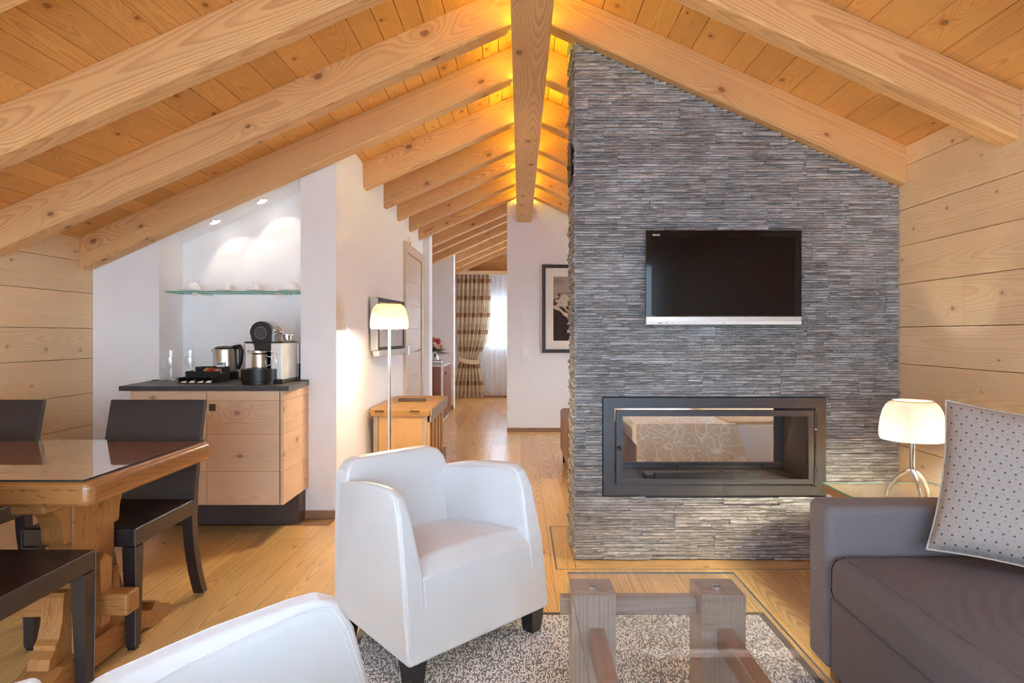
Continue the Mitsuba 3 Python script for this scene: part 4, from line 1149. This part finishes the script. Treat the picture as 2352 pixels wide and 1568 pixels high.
part('seam', sf, tube([(1.09, 2.2165, .20), (1.09, 2.2165, .58), (1.10, 2.222, .612), (1.10, 2.25, .6335), (1.10, 2.34, .6335)], .0018, 6), 'sofa_weave')
for x, y in ((1.13, 2.29), (1.96, 2.29), (1.13, .0), (1.96, .0)):
    part('leg', sf, box(x - .03, x + .03, y - .03, y + .03, .0, .076, .003), 'walnut_leg', False)

# ---- dotted cushion leaning in the sofa's corner
pw = thing('cushion', 'beige cushion with small dark dots leaning in the corner of the sofa', 'cushion')
def pillow():
    a = .252
    def f(sgn):
        def g(u, v):
            x, z = 2 * u - 1, 2 * v - 1
            px = a * x * (1 - .075 * (1 - z * z))
            pz = a * z * (1 - .075 * (1 - x * x))
            th = .075 * np.sqrt(np.maximum(0, (1 - x ** 4) * (1 - z ** 4))) ** .9
            th = th + .003 * np.sin(x * 23) * (np.abs(z) > .8) * (1 - np.abs(z)) * 5
            return px, sgn * th, pz
        return g
    m1, u, v = grid(f(-1), 46, 46)
    m2, _, _ = grid(f(1), 46, 46)
    m2.invert()
    V = np.vstack([m1.vertices, m2.vertices]); F = np.vstack([m1.faces, m2.faces + len(m1.vertices)])
    return V, F, np.tile(np.stack([u * .504, v * .504], 1), (2, 1))
V, F, UV = pillow()
th = math.radians(-30)
n0 = np.array([-.50, -.78, .36]); n0 /= np.linalg.norm(n0)          # the way its front looks
up = np.array([0, 0, 1.0]) - n0 * n0[2]; up /= np.linalg.norm(up)
rt = np.cross(-n0, up) * 1.0
roll = math.radians(-6)
rt, up = rt * math.cos(roll) + up * math.sin(roll), up * math.cos(roll) - rt * math.sin(roll)
Mp = np.eye(4); Mp[:3, 0], Mp[:3, 1], Mp[:3, 2] = rt, -n0, up
Mp[:3, 3] = (1.592, 2.03, .735)
_, _, N = meshkit.arrays((V, F), True)
put('cover', pw, raw(V @ Mp[:3, :3].T + Mp[:3, 3], F, 'dotted_fabric', N @ Mp[:3, :3].T, UV))
edge = []
for x, z in [(t, -1) for t in np.linspace(-1, 1, 30)] + [(1, t) for t in np.linspace(-1, 1, 30)[1:]] + [(-t, 1) for t in np.linspace(-1, 1, 30)[1:]] + [(-1, -t) for t in np.linspace(-1, 1, 30)[1:]]:
    edge.append((.253 * x * (1 - .075 * (1 - z * z)), 0.002 * math.sin(40 * (x + z)), .253 * z * (1 - .075 * (1 - x * x))))
part('piping', pw, tube(edge, .0035, 6), 'dotted_fabric_edge', 40, Mp)

# ---- side table with glass top, table lamp
st = thing('side_table', 'low wooden side table with a glass top behind the sofa arm', 'side table')
timber('top', st, box(1.50, 2.03, 2.60, 3.23, .44, .478, .002), 'chest', 'x')
for x in (1.53, 1.96):
    for y in (2.63, 3.16):
        timber('leg', st, box(x, x + .04, y, y + .04, 0, .44, .002), 'chest', 'z')
glass_plate(st, 1.495, 2.035, 2.595, 3.235, .4785, .4865, 'green_edge')
def shade_profile(s):
    return [(.1275 * s, 0), (.1325 * s, .018 * s), (.1320 * s, .045 * s), (.127 * s, .085 * s), (.117 * s, .125 * s), (.105 * s, .150 * s), (.093 * s, .163 * s), (.080 * s, .170 * s)]
def lamp_head(k, x, y, z, s, bulbs, power, bz):
    prof = shade_profile(s)
    part('shade', k, sheet_lathe(prof, 56, (x, y, z)), 'opal', True)
    part('rim', k, trimesh.creation.torus(.0805 * s, .003, transform=trimesh.transformations.translation_matrix([x, y, z + .170 * s])), 'opal_rim', True, label='golden upper rim')
    for i in range(bulbs):
        a = 2 * math.pi * i / bulbs + .9
        bx, by = x + (.062 * s * math.cos(a) if bulbs > 1 else 0), y + (.062 * s * math.sin(a) if bulbs > 1 else 0)
        part('bulb', k, ball((bx, by, z + bz), .017, 3), 'white_plastic', True, emitter={'type': 'area', 'radiance': rgb(BULB * power, BULB * power * .84, BULB * power * .56)})
        part('socket', k, cyl((bx, by, z + bz + .016), (bx, by, z + bz + .05), .012, 14), 'bulb_socket')
tl = thing('table_lamp', 'lit opal glass table lamp on a chrome tripod beside the sofa', 'lamp')
lx, ly, lz = 1.732, 2.885, .487
lamp_head(tl, lx, ly, lz + .268, 1.0, 2, 2.3, .045)
part('stem', tl, tube([(lx, ly, lz + .115), (lx, ly, lz + .13), (lx, ly, lz + .30)], [.0125, .0105, .0105], 20), 'chrome')
part('holder', tl, join(cyl((lx, ly, lz + .30), (lx, ly, lz + .34), .012, 16), cyl((lx - .062, ly - .0, lz + .355), (lx + .062, ly, lz + .355), .006, 10)), 'chrome')
for i, a in enumerate((-100, 20, 140)):
    c, s = math.cos(math.radians(a)), math.sin(math.radians(a))
    tt = np.linspace(0, 1, 18)
    qq = np.interp(tt, [0, 1], [0, 1])
    from_c = np.array([(.0, .128), (.045, .120), (.088, .070), (.102, .003)])      # control points of the curved leg
    b_ = ((1 - qq) ** 3)[:, None] * from_c[0] + (3 * (1 - qq) ** 2 * qq)[:, None] * from_c[1] + (3 * (1 - qq) * qq ** 2)[:, None] * from_c[2] + (qq ** 3)[:, None] * from_c[3]
    part('leg', tl, tube([(lx + c * q, ly + s * q, lz + h) for q, h in b_], np.interp(tt, [0, 1], [.0115, .006]), 12), 'chrome')

# ---- floor lamp in front of the chest
fl = thing('floor_lamp', 'lit opal glass floor lamp on a slim chrome pole beside the hall wall', 'lamp')
fx, fy = -.902, 4.50
lamp_head(fl, fx, fy, 1.256, 1.0, 3, .6, .012)
part('pole', fl, tube([(fx, fy, .02), (fx, fy, 1.28)], [.0105, .0105], 20), 'chrome')
part('base', fl, lathe([(0, 0), (.125, 0), (.128, .004), (.06, .016), (.016, .03), (0, .03)], 40, (fx, fy, 0)), 'chrome')
part('holder', fl, join(*[cyl((fx, fy, 1.30), (fx + .062 * math.cos(2 * math.pi * i / 3 + .9), fy + .062 * math.sin(2 * math.pi * i / 3 + .9), 1.315), .006, 10) for i in range(3)]), 'chrome')

# ---- old chest
ch = thing('chest', 'old carved wooden chest with a flat lid against the hall wall', 'chest')
X0, X1, Y0, Y1, H = -1.185, -.705, 5.12, 6.28, .628
timber('lid', ch, hull([(x, y, z) for x, y, z in ((X0, Y0, H), (X1, Y0, H), (X0, Y1, H), (X1, Y1, H), (X0, Y0 + .004, H - .012), (X1, Y0 + .004, H - .012), (X0 + .01, Y0 + .03, H - .055), (X1 - .012, Y0 + .03, H - .055), (X0, Y1, H - .055), (X1 - .012, Y1 - .03, H - .055), (X1, Y1, H - .012))]), 'chest', 'y')
timber('lid_rail', ch, box(X1 - .012, X1 + .002, Y0 + .04, Y1, H - .105, H - .058, .002), 'old_grey', 'y')
timber('front_board', ch, box(X1 + .0005, X1 + .010, Y0 + .002, Y1 - .002, H - .052, H - .002, .002), 'old_grey', 'y')
part('strap_hinge', ch, box(X0 + .115, X0 + .123, Y0 + .15, Y1 - .25, H + .0003, H + .002), 'steel', False)
for a, b in ((.045, .115), (.32, .395)):
    part('notch', ch, box(X0 + a, X0 + b, Y0 - .0012, Y0 + .004, H - .019, H - .008), 'dark_gap', False)
timber('end_board', ch, box(X0 + .062, X1 - .070, Y0 + .050, Y1 - .05, .10, H - .056), 'chest', 'z')
for a, b in ((X0 + .022, X0 + .060), (X1 - .068, X1 - .030)):
    timber('corner_post', ch, box(a, b, Y0 + .042, Y0 + .10, .0, H - .056, .002), 'old_grey', 'z')
    timber('corner_post', ch, box(a, b, Y1 - .10, Y1 - .042, .0, H - .056, .002), 'old_grey', 'z')
timber('edge_post', ch, box(X1 - .0295, X1 - .012, Y0 + .045, Y0 + .10, .12, H - .107), 'chest', 'z')
ns = 9
for i in range(ns):
    a = Y0 + .11 + (Y1 - Y0 - .21) * i / ns
    b = Y0 + .11 + (Y1 - Y0 - .21) * (i + 1) / ns
    if i % 2 == 0:
        timber('panel', ch, box(X1 - .040, X1 - .030, a, b, .14, H - .107), 'dark_slat', 'z')
    else:
        timber('pilaster', ch, box(X1 - .036, X1 - .010, a + .006, b - .006, .14, H - .107, .006), 'chest', 'z')
timber('plinth', ch, prism(sg.Polygon([(Y0 + .045, .145), (Y0 + .045, .0), (Y0 + .14, .0), (Y0 + .17, .05), (Y0 + .22, .075), (Y0 + .30, .06), (Y0 + .36, .085), (Y0 + .5, .07), (Y1 - .5, .07), (Y1 - .36, .085), (Y1 - .30, .06), (Y1 - .22, .09), (Y1 - .17, .05), (Y1 - .13, .0), (Y1 - .045, .0), (Y1 - .045, .145)]), X1 - .028, X1 - .004, 'x'), 'old_grey', 'y')
rm = thing('remote_box', 'flat dark remote control lying on the old chest', 'remote control')
part('case', rm, rbox(-1.075, -.835, 5.74, 5.79, H + .0015, H + .024, .005), 'dark_floor_plain')
part('buttons', rm, join(*[box(-1.06 + .02 * i, -1.052 + .02 * i, 5.755, 5.775, H + .0235, H + .0252) for i in range(9)]), 'black_plastic', False)

# ---- television on the hall wall, seen from the side
ht = thing('hall_television', 'flat silver framed television on the hall wall behind the floor lamp', 'television')
MT = place(-1.12, 5.63, 0, 85)          # local: x along the wall, -y towards the room
def hp(nm, m, b, **k):
    return part(nm, ht, m, b, 30, MT, **k)
hp('housing', rbox(-.385, .385, .0, .055, 1.08, 1.505, .010), 'silver_plastic')
hp('bezel', prism(ring(-.40, .40, 1.085, 1.515, -.362, .362, 1.115, 1.482), -.016, .004), 'tv_gloss')
hp('screen', box(-.365, .365, -.010, .0, 1.11, 1.485), 'screen_reflection')
hp('speaker_bar', rbox(-.402, .402, -.028, .03, 1.038, 1.09, .008), 'silver_plastic')
hp('side_trim', box(-.404, -.399, -.016, .045, 1.09, 1.51), 'silver_plastic')
hp('arm', box(-.06, .06, .05, .085, 1.22, 1.38), 'black_metal')

# ---- small things on the walls
def plate(name, label, cat, M, rows, w=.085, h=.085):
    k = thing(name, label, cat)
    H_ = h * rows
    part('plate', k, rbox(-w / 2, w / 2, -.009, 0, -H_ / 2, H_ / 2, .003), 'white_plastic', 40, M)
    return k, H_
M = place(XH + .0005, 4.62, 1.19, 90)
k, H_ = plate('light_switch', 'white double light switch on the hall wall beside the floor lamp', 'switch', M, 2)
for q in (-.042, .042):
    part('rocker', k, rbox(-.027, .027, -.014, -.008, q - .027, q + .027, .002), 'white_paint', 40, M)
M = place(.062, YP - .0005, 1.475, 0)
k, _ = plate('thermostat', 'small square white thermostat on the picture wall', 'thermostat', M, 1)
part('dial', k, box(-.026, .026, -.012, -.008, -.026, .026, .001), 'white_paint', False, M)
part('button', k, box(-.012, .012, -.0135, -.011, -.008, .016, .001), 'white_plastic', False, M)
M = place(.065, YP - .0005, .965, 0)
k, _ = plate('socket', 'white switch and socket plate low on the picture wall', 'socket', M, 2.35)
for q in (.06, .0):
    part('rocker', k, box(-.027, .027, -.013, -.008, q - .026, q + .026, .001), 'white_paint', False, M)
part('outlet', k, join(cyl((0, -.0095, -.062), (0, -.0085, -.062), .027, 24)), 'white_paint', 30, M)
part('holes', k, join(*[cyl((a, -.0105, b), (a, -.0092, b), .0035, 8) for a, b in ((-.012, -.050), (.012, -.050), (0, -.055), (-.012, -.074), (.012, -.074))]), 'black_plastic', 30, M)
M = place(XH + .0005, 7.15, 2.225, 90)
k, _ = plate('alarm_box', 'small white alarm box with a red lamp above the hall door', 'alarm', M, 1.0, .10, .13)
part('lamp', k, ball((.01, -.010, -.01), .012), 'red_led', 30, M)

# ---- framed mountain photograph, half hidden by the chimney
pc = thing('picture', 'black framed photograph of a snowy mountain peak, partly hidden by the chimney', 'picture')
PX0, PX1, PZ0, PZ1 = .272, 1.075, .988, 2.083
part('frame', pc, prism(ring(PX0, PX1, PZ0, PZ1, PX0 + .042, PX1 - .042, PZ0 + .042, PZ1 - .042), YP - .03, YP - .001), 'frame_black', False)
part('mat', pc, box(PX0 + .04, PX1 - .04, YP - .012, YP - .006, PZ0 + .04, PZ1 - .04), 'mount_board', False)
a0, a1, b0, b1 = PX0 + .140, PX1 - .140, PZ0 + .150, PZ1 - .148
put('print', pc, raw(np.array([[a0, YP - .0125, b0], [a1, YP - .0125, b0], [a1, YP - .0125, b1], [a0, YP - .0125, b1]]), np.array([[0, 1, 2], [0, 2, 3]]), 'photo_print', None, np.array([[0, 0], [.52, 0], [.52, .80], [0, .80]]) * 1.0), label='sepia photograph of a snowy mountain peak')

# ---- leather bench and bed behind the chimney
bn = thing('leather_bench', 'brown leather bench standing behind the slate chimney', 'bench')
part('seat', bn, rbox(.385, .80, 5.35, 6.3, .10, .51, .035), 'brown_leather', 50)
for x in (.43, .75):
    for y in (5.42, 6.22):
        part('foot', bn, box(x - .025, x + .025, y - .025, y + .025, 0, .105), 'black_plastic', False)
bed = thing('bed', 'bed with white linen seen through the fireplace', 'bed')
part('base', bed, rbox(.95, 2.80, 5.02, 6.9, .06, .30, .02), 'walnut_red_plain', 40)
part('mattress', bed, rbox(.93, 2.82, 5.00, 6.92, .30, .52, .05), 'linen', 50)
def sheet(u, v):
    x = .935 + 1.85 * u
    s = v * .75
    drop = np.maximum(0, .42 - s)
    y = 4.985 + np.where(s > .42, (s - .42), 0) - .010 * np.sin(x * 17) * drop
    z = np.where(s > .42, .528, .528 - drop)
    return x, y, z
m, _, _ = grid(sheet, 90, 40)
part('sheet', bed, m, 'linen', True)
part('blanket', bed, rbox(1.60, 2.80, 5.0, 6.9, .515, .552, .012), 'blanket', 40)
tw = thing('bedspread', 'beige bedspread with a curling vine pattern hanging over the bed end', 'bedspread')
def spread(u, v):
    s = v * 1.25
    x0, x1 = .90, 1.66
    wdt = np.where(s < .51, 1.0 + .22 * (.51 - s) / .51, 1.0)
    x = x0 - .02 + (x1 - x0) * (u * wdt)
    drop = np.maximum(0, .51 - s)
    y = 4.955 + np.maximum(0, s - .51) - .012 * np.sin(x * 21 + 1) * drop / .51 - .03 * drop
    z = np.where(s > .51, .540, .540 - drop)
    return x, y, z
m, u, v = grid(spread, 80, 70)
_, _, N = meshkit.arrays(m, True)
put('cloth', tw, raw(m.vertices, m.faces, 'scroll_fabric', N, np.stack([u * .8, v * 1.25], 1)))

# ---- far room: cabinet, books, flowers, curtains
fc = thing('far_cabinet', 'reddish walnut cabinet with white edges in the far room', 'cabinet')
GX0, GX1, GY0, GY1, GZ = -1.75, -1.05, 8.89, 9.82, .79
part('carcass', fc, join(box(GX0, GX1, GY0, GY1, .05, GZ), box(GX0 + .03, GX1 - .03, GY0 + .03, GY1 - .03, 0, .05)), 'white_paint', False)
timber('door', fc, box(GX0 + .02, GX1 - .03, GY0 - .012, GY0 - .001, .07, GZ - .012), 'walnut_red', 'z')
timber('door', fc, box(GX1 + .001, GX1 + .012, GY0 + .03, GY1 - .03, .07, GZ - .012), 'walnut_red', 'z')
part('handle', fc, box(GX0 + .60, GX0 + .63, GY0 - .025, GY0 - .012, .62, .66), 'walnut_red_plain', False)
part('handle', fc, box(GX1 + .012, GX1 + .03, GY0 + .15, GY0 + .19, .66, .70), 'walnut_red_plain', False)
for i, (w, d, hh, b) in enumerate(((.26, .20, .032, 'teal_print'), (.26, .20, .035, 'book_cover'))):
    z0 = GZ + .001 + sum((.032, .035)[:i]) + .001 * i
    k = thing('book', ('blue grey book at the bottom of the stack' if i == 0 else 'dark blue book on top of the stack') + ' under the flowers', 'book', 'books beside the vase')
    bx0 = -1.05 - .29
    part('cover', k, join(box(bx0, bx0 + w, 8.95, 8.95 + d, z0, z0 + .003), box(bx0, bx0 + w, 8.95, 8.95 + d, z0 + hh - .003, z0 + hh), box(bx0, bx0 + .004, 8.95, 8.95 + d, z0, z0 + hh)), b, False)
    part('pages', k, box(bx0 + .004, bx0 + w - .006, 8.953, 8.95 + d - .003, z0 + .003, z0 + hh - .003), 'paper' if i else 'tape', False)
vs = thing('flower_bouquet', 'bouquet of pink and red flowers in a small white vase', 'bouquet')
vx, vy, vz = -1.225, 9.35, GZ + .001
part('vase', vs, lathe([(0, 0), (.05, 0), (.065, .05), (.05, .11), (.055, .13), (.048, .13), (.045, .11), (0, .02)], 28, (vx, vy, vz)), 'ceramic')
rr = np.random.default_rng(3)
def leafm(p, d, L, w):
    d = d / np.linalg.norm(d)
    s = np.cross(d, [0, 0, 1]); s /= np.linalg.norm(s) + 1e-9
    q = [p, p + d * L * .35 + s * w, p + d * L, p + d * L * .35 - s * w, p + d * L * .4 + np.array([0, 0, .006])]
    return trimesh.Trimesh(np.array(q), np.array([[0, 1, 4], [1, 2, 4], [2, 3, 4], [3, 0, 4]]), process=False)
c0 = np.array([vx, vy, vz + .17])
for mt in ('leaf_green', 'leaf_dark'):
    for i in range(20):
        a = rr.uniform(0, 2 * math.pi); e = rr.uniform(-.35, .7)
        d = np.array([math.cos(a) * math.cos(e), math.sin(a) * math.cos(e), math.sin(e)])
        part('leaf', vs, leafm(c0 + d * .02, d, rr.uniform(.16, .27), .016), mt, False)
for i, (dx_, dz_, b, rad) in enumerate(((.0, .17, 'petal_pink', .06), (.06, .145, 'petal_red', .065), (.05, .07, 'petal_cream', .05), (-.03, .09, 'petal_pink', .05), (-.08, .12, 'petal_red', .05), (.10, .08, 'petal_pink', .04))):
    ms = []
    cc = c0 + np.array([dx_, -.06, dz_])
    for j in range(26):
        a = rr.uniform(0, 2 * math.pi); e = rr.uniform(-.2, 1.4)
        d = np.array([math.cos(a) * math.cos(e), math.sin(a) * math.cos(e), math.sin(e)])
        ms.append(leafm(cc, d, rad, rad * .28))
    part('bloom', vs, join(ball(cc, rad * .55), *ms), b, False)

vl = thing('curtain_rail', 'pale wooden curtain rail board above the far window', 'curtain rail')
timber('board', vl, box(-1.20, 1.19, 12.42, 12.62, 2.355, 2.425, .003), 'wall_board', 'x')
cu = thing('curtain', 'brown and cream plaid curtain tied back at the far window', 'curtain')
def drape(u, v):
    z = .012 + 2.34 * v
    zt = .735
    k = np.interp(z, [0, .3, zt - .03, zt + .05, 1.1, 1.6, 2.4], [1.0, .92, .62, .64, .93, 1.06, 1.04])
    cx = np.interp(z, [0, .3, zt, 1.1, 1.6, 2.4], [-1.01, -1.0, -.985, -.93, -.90, -.885])
    wd = .62 * k
    x = cx + (u - .5) * wd
    y = 12.50 + .050 * np.cos(u * 2 * np.pi * 8 + .6 * np.sin(z * 2)) * np.clip(.5 + k * .5, .4, 1) + .03 * (1 - k)
    return x, y, z
m, u, v = grid(drape, 161, 90)
_, _, N = meshkit.arrays(m, True)
put('cloth', cu, raw(m.vertices, m.faces, 'plaid', N, np.stack([u * 1.3, v * 2.34], 1)))
def band(u, v):
    a = u * np.pi
    x = -.985 - .205 * np.cos(a)
    y = 12.455 - .045 * np.sin(a)
    z = .80 - .10 * u - .055 * np.sin(a) + (v - .5) * .085
    return x, y, z
m, u, v = grid(band, 24, 4)
part('tieback', cu, m, 'plaid_band', True, label='plain beige tieback')
sc = thing('sheer_curtain', 'white sheer curtain in front of the far window', 'curtain')
m, u, v = grid(lambda u, v: (-.80 + 1.7 * u, 12.585 + .022 * np.cos(u * 2 * np.pi * 17 + np.sin(v * 3)), .03 + 2.32 * v), 240, 12)
part('cloth', sc, m, 'sheer', True)
